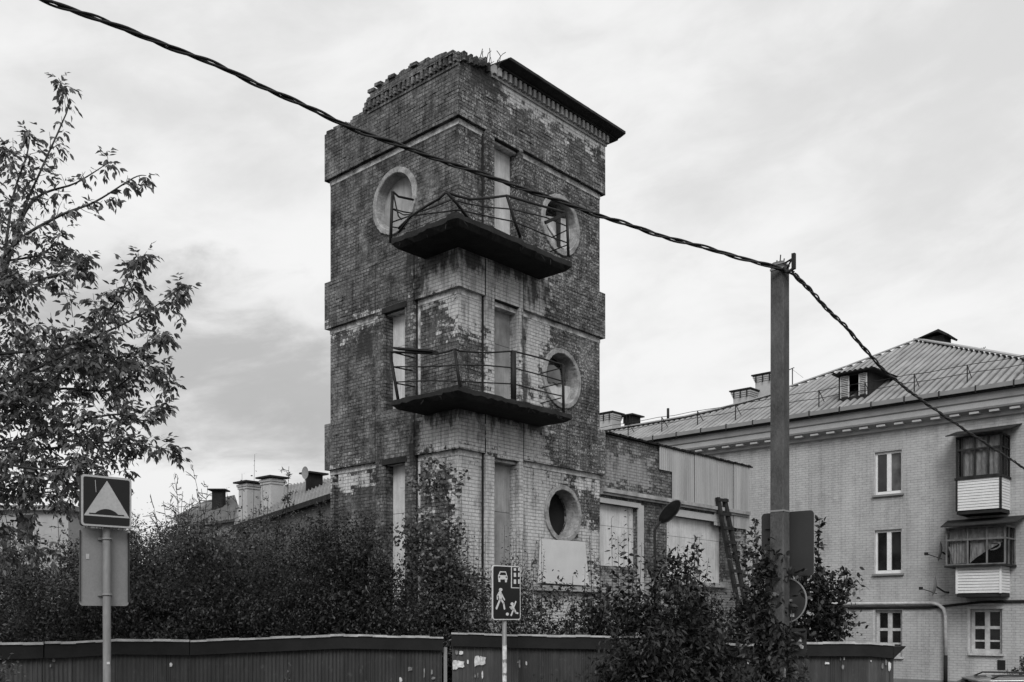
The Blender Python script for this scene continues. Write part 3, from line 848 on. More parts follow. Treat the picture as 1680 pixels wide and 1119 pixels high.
# ================================================================== APARTMENT HOUSE
B = Frame(13.34, 34.0, math.atan2(-.681, .732))
house = thing('apartment_house', 'three storey pale brick apartment house with corrugated hipped roof and glazed balconies', 'building', B.o, B.a)
bh = lambda px_, py_, yy=0.: B.hit(px_, py_, 1, yy)
XR, XL = 6.8, -17.
M_B = painted_brick('pale_brick', .39)
hw_ = MB().box(XL, XR, 0, 12, .45, Z(6.9)).build('wall', M_B, house)
MB().box(XL, XR+.05, -.05, 12.05, -.3, .45).build('plinth', MAT['stucco_dark'], house)
def bwin(x0, x1, y0, y1):
    a = bh(x0, (y0+y1)/2); c_ = bh(x1, (y0+y1)/2); t_ = bh((x0+x1)/2, y0).z; l = bh((x0+x1)/2, y1).z
    return a.x, c_.x, l, t_
wins = [bwin(1434,1480.5,740,811), bwin(1434,1480.5,869,941), bwin(1436,1480,1001,1077), bwin(1592,1644,999,1072)]
cut(hw_, [MB().box(a, c_, -.1, .4, l, t_) for a, c_, l, t_ in wins])
for i, (a, c_, l, t_) in enumerate(wins):
    old = i >= 2
    fm = MAT['old_white'] if old else MAT['white_paint']
    m_ = MB(); fw = .085 if not old else .10; y0 = .10 if not old else .14
    m_.box(a, a+fw, y0, y0+.07, l, t_).box(c_-fw, c_, y0, y0+.07, l, t_).box(a+fw, c_-fw, y0, y0+.07, t_-fw, t_).box(a+fw, c_-fw, y0, y0+.07, l, l+fw*1.4)
    mx_ = a+(c_-a)*(.5 if not old else .5); m_.box(mx_-.075, mx_+.075, y0-.01, y0+.06, l+fw*1.4, t_-fw)
    if old:
        zt1 = t_-(t_-l)*.42
        m_.box(a+fw, mx_-.075, y0, y0+.06, zt1-.05, zt1+.05).box(mx_+.075, c_-fw, y0, y0+.06, zt1-.05, zt1+.05)
        zt2 = t_-(t_-l)*.72
        m_.box(a+fw, mx_-.075, y0+.01, y0+.05, zt2-.03, zt2+.03).box(mx_+.075, c_-fw, y0+.01, y0+.05, zt2-.03, zt2+.03)
    wo_ = m_.build('window', fm, house)
    MB().box(a+.02, mx_, y0+.045, y0+.05, l+.02, t_-.02).build('pane', MAT['glass'], wo_)
    MB().box(mx_, c_-.02, y0+.045, y0+.05, l+.02, t_-.02).build('pane', MAT['glass_grey'] if i == 0 else MAT['glass'], wo_)
    MB().box(a-.04, c_+.06, -.10, .10, l-.07, l-.001).build('sill', MAT['galv_light'] if not old else MAT['old_white'], wo_)
    rv = MB()
    if not old:
        for u_, v_ in ((a+.001, a+.02), (c_-.02, c_-.001)): MB().box(u_, v_, .0, .1, l, t_).build('reveal', MAT['old_white'], wo_)
    else: rv.box(a-.09, a-.002, -.02, .12, l, t_+.06).box(a-.002, c_+.05, -.02, .1, t_+.002, t_+.06); rv.build('casing', MAT['old_white'], wo_)
    if i == 1:
        cu_ = MB()
        for sgn, e in ((1, a+.1), (-1, c_-.1)):
            vs = []; fs = []
            for k in range(17):
                ff = k/16
                for j in range(9):
                    g = j/8; vs.append((e+sgn*ff*.5*(1-.55*g), y0+.1+.02*math.sin(ff*22), t_-.1-g*(t_-l-.2)))
            for k in range(16):
                for j in range(8): fs.append((k*9+j, (k+1)*9+j, (k+1)*9+j+1, k*9+j+1))
            cu_.add(vs, fs)
        cu_.build('curtain', MAT['curtain'], wo_, fix=False)
# cornice
cz = [(0.02,6.58),(-.10,6.62),(-.12,6.72),(-.16,6.76),(-.42,6.84),(-.46,6.90),(-.46,7.08),(-.52,7.12),(-.55,7.22),(-.55,7.30),(-.62,7.42),(-.62,7.50),(.02,7.50)]
co_ = MB().prism([(y_, Z(z_)) for y_, z_ in cz], lambda u_, v_, d_: (d_, u_, v_), XL, XR+.6)
corn = co_.build('cornice', MAT['stucco'], house)
md_ = MB(); k = XL
while k < XR: md_.box(k, k+.30, -.38, -.13, Z(6.735), Z(6.80)); k += .62
md_.build('modillions', MAT['stucco'], corn)
# roof: the front slope, its upper edge a ridge at the left and hips about the peak
TP = math.tan(R(27)); EY, EZ = -.7, Z(7.5)
def roofhit(px_, py_):
    d = B.ray(px_, py_); c = B.c
    # c.z + t d.z = EZ + (c.y + t d.y - EY) * TP
    t_ = (EZ+(c.y-EY)*TP-c.z)/(d.z-d.y*TP); return c+d*t_
edge = [roofhit(*q) for q in ((985,709),(1060,697),(1124,686),(1180,673),(1225,661),(1267,649),(1293,637),(1383,605),(1440,583),(1505,558),(1560,567),(1680,588),(1800,606))]
ex = [e.x for e in edge]; ey = [e.y for e in edge]
ord_ = np.argsort(ex); exs = np.array(ex)[ord_]; eys = np.array(ey)[ord_]
print('roof edge', [(round(a,2), round(c_,2)) for a, c_ in zip(exs, eys)])
def ytop(x_): return float(np.interp(x_, exs, eys))
mb = MB(); per = .21; x_ = XL-.4; vs = []; n = 0; per = .27
while x_ < XR+.7:
    yt = max(ytop(x_), EY+.05); dz = .05*(abs(math.cos(math.pi*x_/per))*2-1.3)
    vs += [(x_, EY, EZ+dz), (x_, yt, EZ+(yt-EY)*TP+dz), (x_, 2*yt-EY+1., EZ)]
    x_ += per/8; n += 1
fs = []
for i in range(n-1): fs += [(3*i, 3*i+3, 3*i+4, 3*i+1), (3*i+1, 3*i+4, 3*i+5, 3*i+2)]
mb.add(vs, fs, False)
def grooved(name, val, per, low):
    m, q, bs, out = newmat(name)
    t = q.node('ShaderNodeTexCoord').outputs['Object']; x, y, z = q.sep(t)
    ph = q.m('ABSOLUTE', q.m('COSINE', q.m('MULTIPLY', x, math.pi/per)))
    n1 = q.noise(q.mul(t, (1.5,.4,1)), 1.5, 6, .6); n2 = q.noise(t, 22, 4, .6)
    shade_dirt = q.rng(q.m('ADD', ph, q.m('MULTIPLY', q.m('SUBTRACT', n1, .5), .7)), .25, .7, low, 1)  # groove shade put into the colour, along with dirt in the troughs
    c = q.m('MULTIPLY', q.m('MULTIPLY', shade_dirt, val), q.m('MULTIPLY', q.rng(n1, .3, .7, .8, 1.2), q.rng(n2, .3, .7, .85, 1.15)))
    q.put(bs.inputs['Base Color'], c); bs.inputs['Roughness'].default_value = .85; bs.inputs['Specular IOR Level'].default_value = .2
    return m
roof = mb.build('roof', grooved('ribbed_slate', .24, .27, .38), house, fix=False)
cap_ = MB(); pe = [(a, c_, EZ+(c_-EY)*TP+.05) for a, c_ in zip(exs, eys)]
for i in range(len(pe)-1): cap_.bar(pe[i], pe[i+1], .34, .05)
cap_.build('ridge_cap', MAT['metal_roof'], roof)
g = MB().box(XL, XR+.6, EY-.10, EY+.02, EZ-.10, EZ+.045); g.build('gutter', MAT['galv_light'], roof)
k = XL+5.2
while k < XR+.4: MB().box(k, k+.04, EY-.115, EY+.03, EZ-.16, EZ+.07).build('gutter_bracket', MAT['iron'], roof); k += 1.15
MB().box(XL, XR+.6, EY-.01, 0, EZ-.16, EZ-.101).build('soffit_board', MAT['wood_dark'], roof)
# snow guard railing
sg = MB(); yg = EY+.75; zg = EZ+.75*TP; k = XL+.4
while k < XR:
    sg.bar((k, yg, zg), (k, yg, zg+.62), .03, .03); sg.bar((k, yg, zg+.6), (k, yg+.45, zg+.25), .02, .02); k += 1.75
for hh in (.32, .6): sg.tube([(q, yg, zg+hh+.02*math.sin(q*3)) for q in np.arange(XL, XR+.2, .8)], .012, 5)
sg.build('snow_guard', MAT['iron'], roof)
# dormer
dl = roofhit(1377, 658); dr_ = roofhit(1424, 652)
dyf = (dl.y+dr_.y)/2; x0, x1 = dl.x, dr_.x; zb_ = EZ+(dyf-EY)*TP
zt_ = B.hit(1400, 611, 1, dyf).z; ybk = EY+(zt_-EZ)/TP
dm = MB()
fr = lambda u_, v_, d_: (u_, d_, v_)
wd_ = x1-x0
# front wall with an opening, side cheeks
dm.box(x0, x0+.06, dyf, dyf+.08, zb_-.1, zt_).box(x1-.06, x1, dyf, dyf+.08, zb_-.1, zt_).box(x0+.06, x1-.06, dyf, dyf+.08, zb_-.1, zb_+.12).box(x0+.06, x1-.06, dyf, dyf+.08, zt_-.1, zt_)
for xx in (x0, x1-.05):
    dm.prism([(dyf+.08, zb_-.1), (dyf+.08, zt_), (ybk, zt_), ], lambda u_, v_, d_: (d_, u_, v_), xx, xx+.05)
dmo = dm.build('dormer', MAT['wood_dark'], roof)
sh = MB()
for a, c_ in ((x0+.07, x0+wd_*.36), (x1-wd_*.32, x1-.05)):
    sh.box(a, a+.04, dyf-.03, dyf+.02, zb_+.1, zt_-.1).box(c_-.04, c_, dyf-.03, dyf+.02, zb_+.1, zt_-.1)
    k = zb_+.12
    while k < zt_-.14: sh.obox(((a+c_)/2, dyf-.005, k+.03), ((c_-a)/2-.04,0,0), (0,.03,-.018), (0,.003,.012)); k += .065
sh.build('shutter', MAT['old_white'], dmo)
dr2 = MB(); k = x0-.15; vs = []; n = 0
while k < x1+.35:
    dz = .025*math.cos(2*math.pi*k/.2); vs += [(k, dyf-.28, zt_+.02+dz), (k, ybk+.35, zt_+.10+dz)]; k += .034; n += 1
dr2.add(vs, [(2*i, 2*i+2, 2*i+3, 2*i+1) for i in range(n-1)]); dr2.build('dormer_roof', MAT['slate'], dmo, fix=False)
MB().box(x0-.15, x1+.3, dyf-.26, ybk+.2, zt_-.03, zt_-.008).build('eave_board', MAT['wood_dark'], dmo)
# hatch on the peak
pk = roofhit(1508, 560)
hb = MB().box(pk.x+.1, pk.x+.9, pk.y+.3, pk.y+1.2, pk.z-.2, pk.z+.18); hb.prism([(pk.x-.1, pk.z+.18), (pk.x+.75, pk.z+.40), (pk.x+1.15, pk.z+.12), (pk.x+1.1, pk.z+.06), (pk.x+.7, pk.z+.3)], fr, pk.y+.1, pk.y+1.3)
hb.build('roof_hatch', MAT['wood_dark'], roof)
# chimneys (on the far slope, standing behind the ridge)
def chimney(px0, px1, ytop_, D, name, mat, parent, capm, hgt=3.0, frame=B, flare=True):
    cx_ = (px0+px1)/2; p = P(cx_, ytop_, D); q = frame.I @ p
    wd = (px1-px0)/F*D*.8
    mb = MB().box(q.x-wd/2, q.x+wd/2, q.y-.35, q.y+.35, q.z-hgt, q.z-.08)
    if flare:
        for k in range(3): mb.box(q.x-wd/2-.03*(k+1), q.x+wd/2+.03*(k+1), q.y-.35-.03*(k+1), q.y+.35+.03*(k+1), q.z-.34+.085*k, q.z-.262+.085*k)
    o = mb.build(name, mat, parent)
    MB().box(q.x-wd/2-.14, q.x+wd/2+.14, q.y-.5, q.y+.5, q.z-.06, q.z).build('chimney_cap', capm, o)
    m2 = MB()
    for sx in (-.8, 0, .8): m2.box(q.x+sx*wd/2-.025, q.x+sx*wd/2+.025, q.y-.47, q.y-.44, q.z-.42, q.z-.061)
    m2.build('cap_strap', MAT['iron'], o)
    return o
chimney(1204, 1241, 641, 45, 'chimney', MAT['stucco'], roof, MAT['iron'], 2.4)
chimney(1240, 1278, 615, 45, 'chimney', MAT['stucco'], roof, MAT['iron'], 3.0)
chimney(981, 1018, 679, 46, 'chimney', MAT['stucco'], roof, MAT['iron'], 3)
chimney(1028, 1047, 682, 46, 'chimney', MAT['fence_dark'], roof, MAT['iron'], 2, flare=False)
def toB(p): return B.I @ p
MB().tube([toB(P(1096, 692, 44)), toB(P(1096, 670, 44))], .06, 8).build('vent_pipe', MAT['iron'], roof)
an = MB(); D = 44
an.tube([toB(P(1300, 648, D)), toB(P(1300, 604, D))], .025, 5)
an.tube([toB(P(1292, 608, D)), toB(P(1303, 603, D))], .02, 4)
an.tube([toB(P(1300, 606, D)), toB(P(1318, 620, D))], .006, 4)
an.build('antenna', MAT['iron'], roof)
an = MB(); D = 43
an.tube([toB(P(1609, 590, D)), toB(P(1610, 571, D))], .025, 5)
for k in range(4): an.tube([toB(P(1604+k*3, 577-k, D)), toB(P(1608+k*3, 572-k, D))], .016, 4)
an.tube([toB(P(1603, 576, D)), toB(P(1618, 573, D))], .02, 4); an.build('antenna', MAT['iron'], roof)

# glazed balconies
def balcony(px0, px1, yroof, ytopg, ysill, ybot, proj, lab, style):
    pf = -proj
    L0 = B.hit(px0, ysill, 1, pf); 
    # right edge of the front: scale out the visible side
    R0 = B.hit(px1, ysill, 1, pf)
    x0, x1 = L0.x, R0.x; zs = L0.z; mx_ = (px0+px1)/2
    zbt = B.hit(mx_, ybot, 1, pf).z; zgt = B.hit(mx_, ytopg, 1, pf).z; zs = B.hit(mx_, ysill, 1, pf).z
    sl = MB().box(x0+.02, x1-.02, pf+.03, 0.02, zbt, zbt+.10).build('balcony', MAT['concrete_dark'], house)
    sl['label'] = lab
    x0g, x1g = (x0, x1) if style == 0 else (x0-.28, x1+.16)
    pg_ = pf if style == 0 else pf-.12
    # siding: lapped boards, with corner posts
    sd2 = MB(); zc = zbt+.11; hh = (zs-.04-zc)/(11 if style == 0 else 9)
    for k in range(11 if style == 0 else 9):
        za = zc+k*hh
        sd2.box(x0+.05, x1-.05, pf, pf+.025, za+hh*.17, za+hh)
        sd2.box(x1-.04, x1-.015, pf+.05, -.0, za+hh*.17, za+hh)
        sd2.box(x0+.015, x0+.04, pf+.05, -.0, za+hh*.17, za+hh)
    sd2.build('siding', MAT['siding'], sl)
    MB().box(x0+.045, x1-.045, pf+.03, -.01, zc, zs-.05).build('gap_shade', MAT['dark'], sl)  # near-black backing, added so the board gaps read as shadow lines
    cm_ = MAT['wood_dark'] if style == 0 else MAT['white_paint']
    for xx in (x0, x1-.06): MB().box(xx, xx+.06, pf-.02, pf+.05, zc, zs-.04).build('corner_post', cm_, sl)
    MB().box(x0g-.03, x1g+.03, pg_-.04, .0, zs-.04, zs+.03).build('sill_board', MAT['wood_dark'], sl)
    # glazing frame
    fm = MB(); wm_ = MAT['wood_dark']; z0_, z1_ = zs+.03, zgt
    tw_ = z1_-(z1_-z0_)*.33
    cols = [x0g, x0g+(x1g-x0g)*.12 if style == 0 else x0g+(x1g-x0g)*.36, x0g+(x1g-x0g)*.40 if style == 0 else x0g+(x1g-x0g)*.68, x0g+(x1g-x0g)*.70 if style == 0 else x1g-.05, x1g-.05]
    for c in sorted(set(cols)): fm.box(c, c+.05, pg_, pg_+.05, z0_, z1_)
    fm.box(x0g, x1g, pg_-.006, pg_+.056, tw_-.03, tw_+.03).box(x0g, x1g, pg_-.006, pg_+.056, z1_-.05, z1_).box(x0g, x1g, pg_-.006, pg_+.056, z0_, z0_+.04)
    for xx in (x0g, x1g-.05):
        for yy in (pg_+.35, -.06): fm.box(xx, xx+.05, yy, yy+.05, z0_, z1_)
        fm.box(xx-.003, xx+.053, pg_+.06, 0, tw_-.025, tw_+.025).box(xx-.003, xx+.053, pg_+.06, 0, z1_-.05, z1_+.002)
    fo_ = fm.build('glazing_frame', wm_ if style == 0 else MAT['wood_grey'], sl)
    gl = MB().box(x0g+.03, x1g-.03, pg_+.022, pg_+.026, z0_+.02, z1_-.03); gl.box(x0g+.022, x0g+.026, pg_+.06, -.02, z0_+.02, z1_-.03); gl.box(x1g-.03, x1g-.026, pg_+.06, -.02, z0_+.02, z1_-.03)
    m_, q, bs_n, out_ = glm
    gl.build('pane', m_, fo_)
    # net curtains
    cu_ = MB()
    def cpanel(c0, c1, za, zb2, yy, wav, sag=0):
        vs = []; fs = []; n1, n2 = 36, 8
        for i in range(n1+1):
            ff = i/n1
            for j in range(n2+1):
                g_ = j/n2; vs.append((c0+(c1-c0)*ff, yy+wav*math.sin(ff*40+g_), za+(zb2-za-sag*math.sin(ff*3.1)*0)*g_))
        for i in range(n1):
            for j in range(n2): fs.append((i*(n2+1)+j, (i+1)*(n2+1)+j, (i+1)*(n2+1)+j+1, i*(n2+1)+j+1))
        cu_.add(vs, fs)
    if style == 0:
        cpanel(x0g+.15, x1g-.08, z1_-.06, z0_+.03, pg_+.12, .02)
    else:
        cpanel(x0g+.08, x1g-.08, z1_-.06, tw_+.02, pg_+.12, .02)
        cpanel(x0g+.1, cols[1]-.02, tw_-.03, z0_+.06, pg_+.12, .015)
        # a swag drawn up to the right, and a torn loop
        vs = []; fs = []; n1 = 16
        xa_, xb_ = cols[1]+.06, cols[2]+.45
        for i in range(n1+1):
            ff = i/n1; xx = xa_+(xb_-xa_)*ff
            lo = z0_+.05+(tw_-z0_-.18)*ff**.8
            for j in range(7): g_ = j/6; vs.append((xx, pg_+.12+.02*math.sin(ff*30+g_*4), (tw_-.03)+(lo-(tw_-.03))*g_))
        for i in range(n1):
            for j in range(6): fs.append((i*7+j, (i+1)*7+j, (i+1)*7+j+1, i*7+j+1))
        cu_.add(vs, fs)
        cu_.tube([(cols[2]+.1+.5*math.sin(a)*.6, pg_+.10, tw_-.25-.12*math.cos(a*1.2)) for a in np.linspace(0, 3, 9)], .025, 5)
        cu_.obox((x0g+.17, pg_+.08, (z0_+tw_)/2-.1), (.02,0,0), (0,.01,0), (-.09,0,(tw_-z0_)/2-.1))
    cu_.build('curtain', MAT['curtain'], sl, fix=False)
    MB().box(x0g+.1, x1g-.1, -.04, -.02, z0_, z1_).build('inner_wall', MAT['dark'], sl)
    # sheet roof, overhanging
    zr = B.hit(mx_, yroof, 1, pg_-.2).z
    MB().add([(x0g-(.25 if style == 0 else .08), pg_-.25, z1_+.01), (x1g+.35, pg_-.25, z1_+.03), (x1g+.35, .0, z1_+.34), (x0g-.3, .0, z1_+.32),
              (x0g-(.25 if style == 0 else .08), pg_-.25, z1_+.04), (x1g+.35, pg_-.25, z1_+.06), (x1g+.35, .0, z1_+.37), (x0g-.3, .0, z1_+.35)],
             [(0,1,2,3),(4,7,6,5),(0,4,5,1),(1,5,6,2),(2,6,7,3),(3,7,4,0)]).build('balcony_roof', MAT['wood_dark'], sl)
    return sl
def thin_glass():
    m, q, bs, out = newmat('thin_glass')
    bs.inputs['Base Color'].default_value = (.02,.02,.02,1); bs.inputs['Roughness'].default_value = .08
    tr = q.node('ShaderNodeBsdfTransparent'); tr.inputs[0].default_value = (.85,.85,.85,1)
    mx = q.node('ShaderNodeMixShader'); mx.inputs[0].default_value = .88
    q.nt.links.new(bs.outputs[0], mx.inputs[1]); q.nt.links.new(tr.outputs[0], mx.inputs[2]); q.nt.links.new(mx.outputs[0], out.inputs[0])
    return m, q, bs, out
glm = thin_glass()
balcony(1568, 1643, 703, 713, 783, 842, .95, 'upper glazed balcony with full net curtain and dark posts', 0)
balcony(1568, 1643, 860, 864, 928, 979, .95, 'lower glazed balcony, wider than its siding, with a torn curtain', 1)

# gas pipe along the wall, dropping down at its end
gp = bh(1362, 991, -.12); ge = bh(1534, 990, -.12); gd = bh(1549, 1000, -.12); gb = bh(1550, 1075, -.12)
zpipe = gp.z
pts = [(-9.5, -.12, zpipe), (gp.x, -.12, zpipe), (ge.x-.1, -.12, zpipe), (ge.x+.12, -.12, zpipe-.06), (ge.x+.28, -.12, zpipe-.2), (ge.x+.34, -.12, zpipe-.42), (ge.x+.35, -.12, gb.z)]
gpo = MB().tube(pts, .06, 8).build('gas_pipe', MAT['old_white'], house)
MB().tube([(ge.x+.35, -.12, gb.z), (ge.x+.35, -.12, .3)], .065, 8).build('pipe_foot', MAT['fence_dark'], gpo)
m_ = MB().tube([(-9.5, -.05, zpipe-.14), (ge.x-.2, -.05, zpipe-.15), (ge.x+1.5, -.05, zpipe+.02), (XR, -.05, zpipe+.06)], .045, 6); m_.build('cable', MAT['fence_dark'], house)
# tv dishes seen edge on
for px_, py_ in ((1546, 905), (1537, 962)):
    c_ = bh(px_, py_, -.55)
    mb = MB(); n_ = 20
    ddir = Vector((-.95, -.28, .12)).normalized(); sx = Vector((0,0,1)).cross(ddir).normalized(); sy = ddir.cross(sx)
    vs = [tuple(c_-ddir*.0)]; fs = []
    for ring_ in (1, 2, 3):
        rr = .32*ring_/3
        for k in range(n_):
            a = 2*math.pi*k/n_; vs.append(tuple(c_+sx*rr*math.cos(a)+sy*rr*math.sin(a)*1.1+ddir*(rr*rr*.9)))
    for k in range(n_):
        fs.append((0, 1+k, 1+(k+1) % n_))
        for q_ in (0, 1): fs.append((1+q_*n_+k, 1+(q_+1)*n_+k, 1+(q_+1)*n_+(k+1) % n_, 1+q_*n_+(k+1) % n_))
    mb.add(vs, fs, True)
    dn = thing('satellite_dish', 'small pale dish on the wall beside the %s balcony' % ('glazed part of the lower' if py_ < 930 else 'white siding of the lower'), 'satellite dish', B.M @ Vector((c_.x, 0, c_.z)), B.a, 'satellite dishes on the house wall')
    off = (c_.x, 0, c_.z)
    mb.build('dish', MAT['galv_light'], dn, off, fix=False)
    ar = MB().tube([c_+Vector((0,.0,-.02)), (c_.x+.12, -.2, c_.z-.18), (c_.x+.2, .0, c_.z-.2)], .03, 5).tube([c_+Vector((0,0,-.25)), c_+ddir*.5+Vector((0,0,-.12))], .014, 5)
    ar.obox(c_+ddir*.5+Vector((0,0,-.12)), (.05,0,0), (0,.05,0), (0,0,.05)); ar.build('arm', MAT['iron'], dn, off)
# a wall vent
vt = bh(1643, 1091); MB().box(vt.x-.12, vt.x+.12, -.02, .03, vt.z-.16, vt.z+.16).build('wall_vent', MAT['fence_dark'], house)

# ================================================================== FAR HOUSES AT THE LEFT
def quad3(mb, pts, th=.15):
    pts = [Vector(p) for p in pts]; n = (pts[1]-pts[0]).cross(pts[3]-pts[0]).normalized()*th
    return mb.add([tuple(p) for p in pts]+[tuple(p-n) for p in pts], [(0,1,2,3),(7,6,5,4),(0,4,5,1),(1,5,6,2),(2,6,7,3),(3,7,4,0)])
fh = thing('far_house', 'far house with ribbed sheet roof and two white chimneys, half hidden beside the tower', 'house', (P(480, 0, 42).x, 42, 0))
o_ = (P(480, 0, 42).x, 42, 0)
e0, e1 = P(385, 868, 46), P(600, 794, 36); r0, r1 = P(400, 812, 54), P(600, 776, 46)
e0.z = e1.z = 0; 
E0, E1 = P(385, 866, 46), P(600, 797, 36)
def ribbed(mb, a, b_, c, d, n, amp):
    a, b_, c, d = map(Vector, (a, b_, c, d)); vs = []; fs = []; N = n*4
    nn = (b_-a).cross(d-a).normalized()
    if nn.z < 0: nn = -nn
    for i in range(N+1):
        f_ = i/N; k = amp*(1 if i % 4 == 0 else 0)
        vs += [tuple(a.lerp(b_, f_)+nn*k), tuple(d.lerp(c, f_)+nn*k)]
    for i in range(N): fs.append((2*i, 2*i+2, 2*i+3, 2*i+1))
    return mb.add(vs, fs)
R0, R1 = P(398, 808, 56), P(600, 776, 46)
frf = ribbed(MB(), E0, E1, R1, R0, 38, .09).build('roof', MAT['slate'], fh, o_, fix=False)
MB().bar(E0, E1, .25, .22).build('eave_board', MAT['wood_dark'], frf, o_)
wl = MB().add([(E0.x, E0.y+.3, -.2), (E1.x, E1.y+.3, -.2), (E1.x, E1.y+.3, E1.z), (E0.x, E0.y+.3, E0.z), (R0.x, R0.y+3, -.2), (R1.x, R1.y+3, -.2), (R1.x, R1.y+3, E1.z), (R0.x, R0.y+3, E0.z)],
         [(0,1,2,3),(4,7,6,5),(0,4,5,1),(3,2,6,7),(0,3,7,4),(1,5,6,2)]).build('wall', painted_brick('far_brick', .12), fh, o_)
FI = Frame(o_[0], o_[1], B.a)
def fchim(px0, px1, yt, D, hgt, mat, dark=False):
    p = P((px0+px1)/2, yt, D); w_ = (px1-px0)/F*D*.72
    ca, sa = Vector((.732,-.681,0)), Vector((.681,.732,0))
    m = MB().obox(p-Vector((0,0,hgt/2+.1)), ca*w_/2, sa*.35, (0,0,hgt/2))
    if not dark:
        for k in range(2): m.obox(p-Vector((0,0,.2+.12*k)), ca*(w_/2+.08-.04*k), sa*(.43-.04*k), (0,0,.055))
    o = m.build('chimney', mat, frf, o_)
    MB().obox(p-Vector((0,0,.04)), ca*(w_/2+.2), sa*.55, (0,0,.04)).build('chimney_cap', MAT['iron'], o, o_)
    return o
fchim(391, 427, 791, 47, 4.5, MAT['stucco']); fchim(427, 467, 783, 46, 5, MAT['stucco']); fchim(504, 526, 776, 46, 2.2, MAT['fence_dark'], True)
dz_ = MB(); c_ = P(501, 776, 45); vs = [tuple(c_)]; n_ = 16
for k in range(n_): a = 2*math.pi*k/n_; vs.append(tuple(c_+Vector((.18*math.cos(a), -.08-.1*math.cos(a), .3*math.sin(a)))))
dz_.add(vs, [(0, 1+k, 1+(k+1) % n_) for k in range(n_)], True); dz_.tube([c_, c_+Vector((0,0,-1.2))], .03, 5)
dz_.build('roof_dish', MAT['galv_light'], frf, o_, fix=False)

f2o = (P(350, 0, 55).x, 55, 0)
f2 = thing('far_house', 'far house with dark hipped roof and one dark chimney above the bushes', 'house', f2o)
a_, b_2, c2, d2 = P(300, 862, 52), P(398, 850, 50), P(385, 812, 56), P(335, 822, 58)
rr_ = MB(); quad3(rr_, (a_, b_2, c2, d2), .12); rr_.add([tuple(a_), tuple(d2), tuple(P(280, 850, 62))], [(0,1,2)])
r2 = rr_.build('roof', gmat('far_roof', .09, .3, 1), f2, f2o, fix=False)
MB().add([(a_.x+.3,a_.y+.3,-.2),(b_2.x,b_2.y+.3,-.2),(b_2.x,b_2.y+.3,b_2.z+.05),(a_.x+.3,a_.y+.3,a_.z+.05),(a_.x+.3,56,-.2),(b_2.x,56,-.2),(c2.x,56,c2.z-.3),(d2.x,57,d2.z-.3)],[(0,1,2,3),(4,7,6,5),(0,4,5,1),(3,2,6,7),(0,3,7,4),(1,5,6,2)]).build('wall', MAT['stucco_dark'], f2, f2o)
p = P(359, 804, 54); MB().box(p.x-.3, p.x+.3, 53.7, 54.3, p.z-1.6, p.z-.05).box(p.x-.5, p.x+.5, 53.5, 54.5, p.z-.05, p.z+.02).build('chimney', MAT['fence_dark'], r2, f2o)

f3o = (P(40, 0, 58).x, 58, 0)
f3 = thing('pale_house', 'pale plastered house with tall windows glimpsed through the leaves at the left edge', 'house', f3o)
x0_, x1_ = P(-130, 0, 58).x, P(112, 0, 58).x; zt3 = P(0, 838, 58).z
w3 = MB().box(x0_, x1_, 58, 66, -.2, zt3).build('wall', gmat('pale_wall', .3, .15, 1), f3, f3o)
MB().box(x0_-.4, x1_+.4, 57.6, 66.4, zt3, zt3+.3).build('roof', MAT['slate'], f3, f3o)
k = x0_+.8
while k < x1_-1.4:
    for lv in (1.2, 4.2, 7.2):
        if lv+1.6 < zt3:
            wv = MB().box(k, k+1.1, 57.95, 57.99, lv, lv+1.7).build('window', MAT['old_white'], f3, f3o)
            MB().box(k+.08, k+1.02, 57.92, 57.948, lv+.08, lv+1.62).build('pane', MAT['glass'], wv, f3o)
    k += 2.5

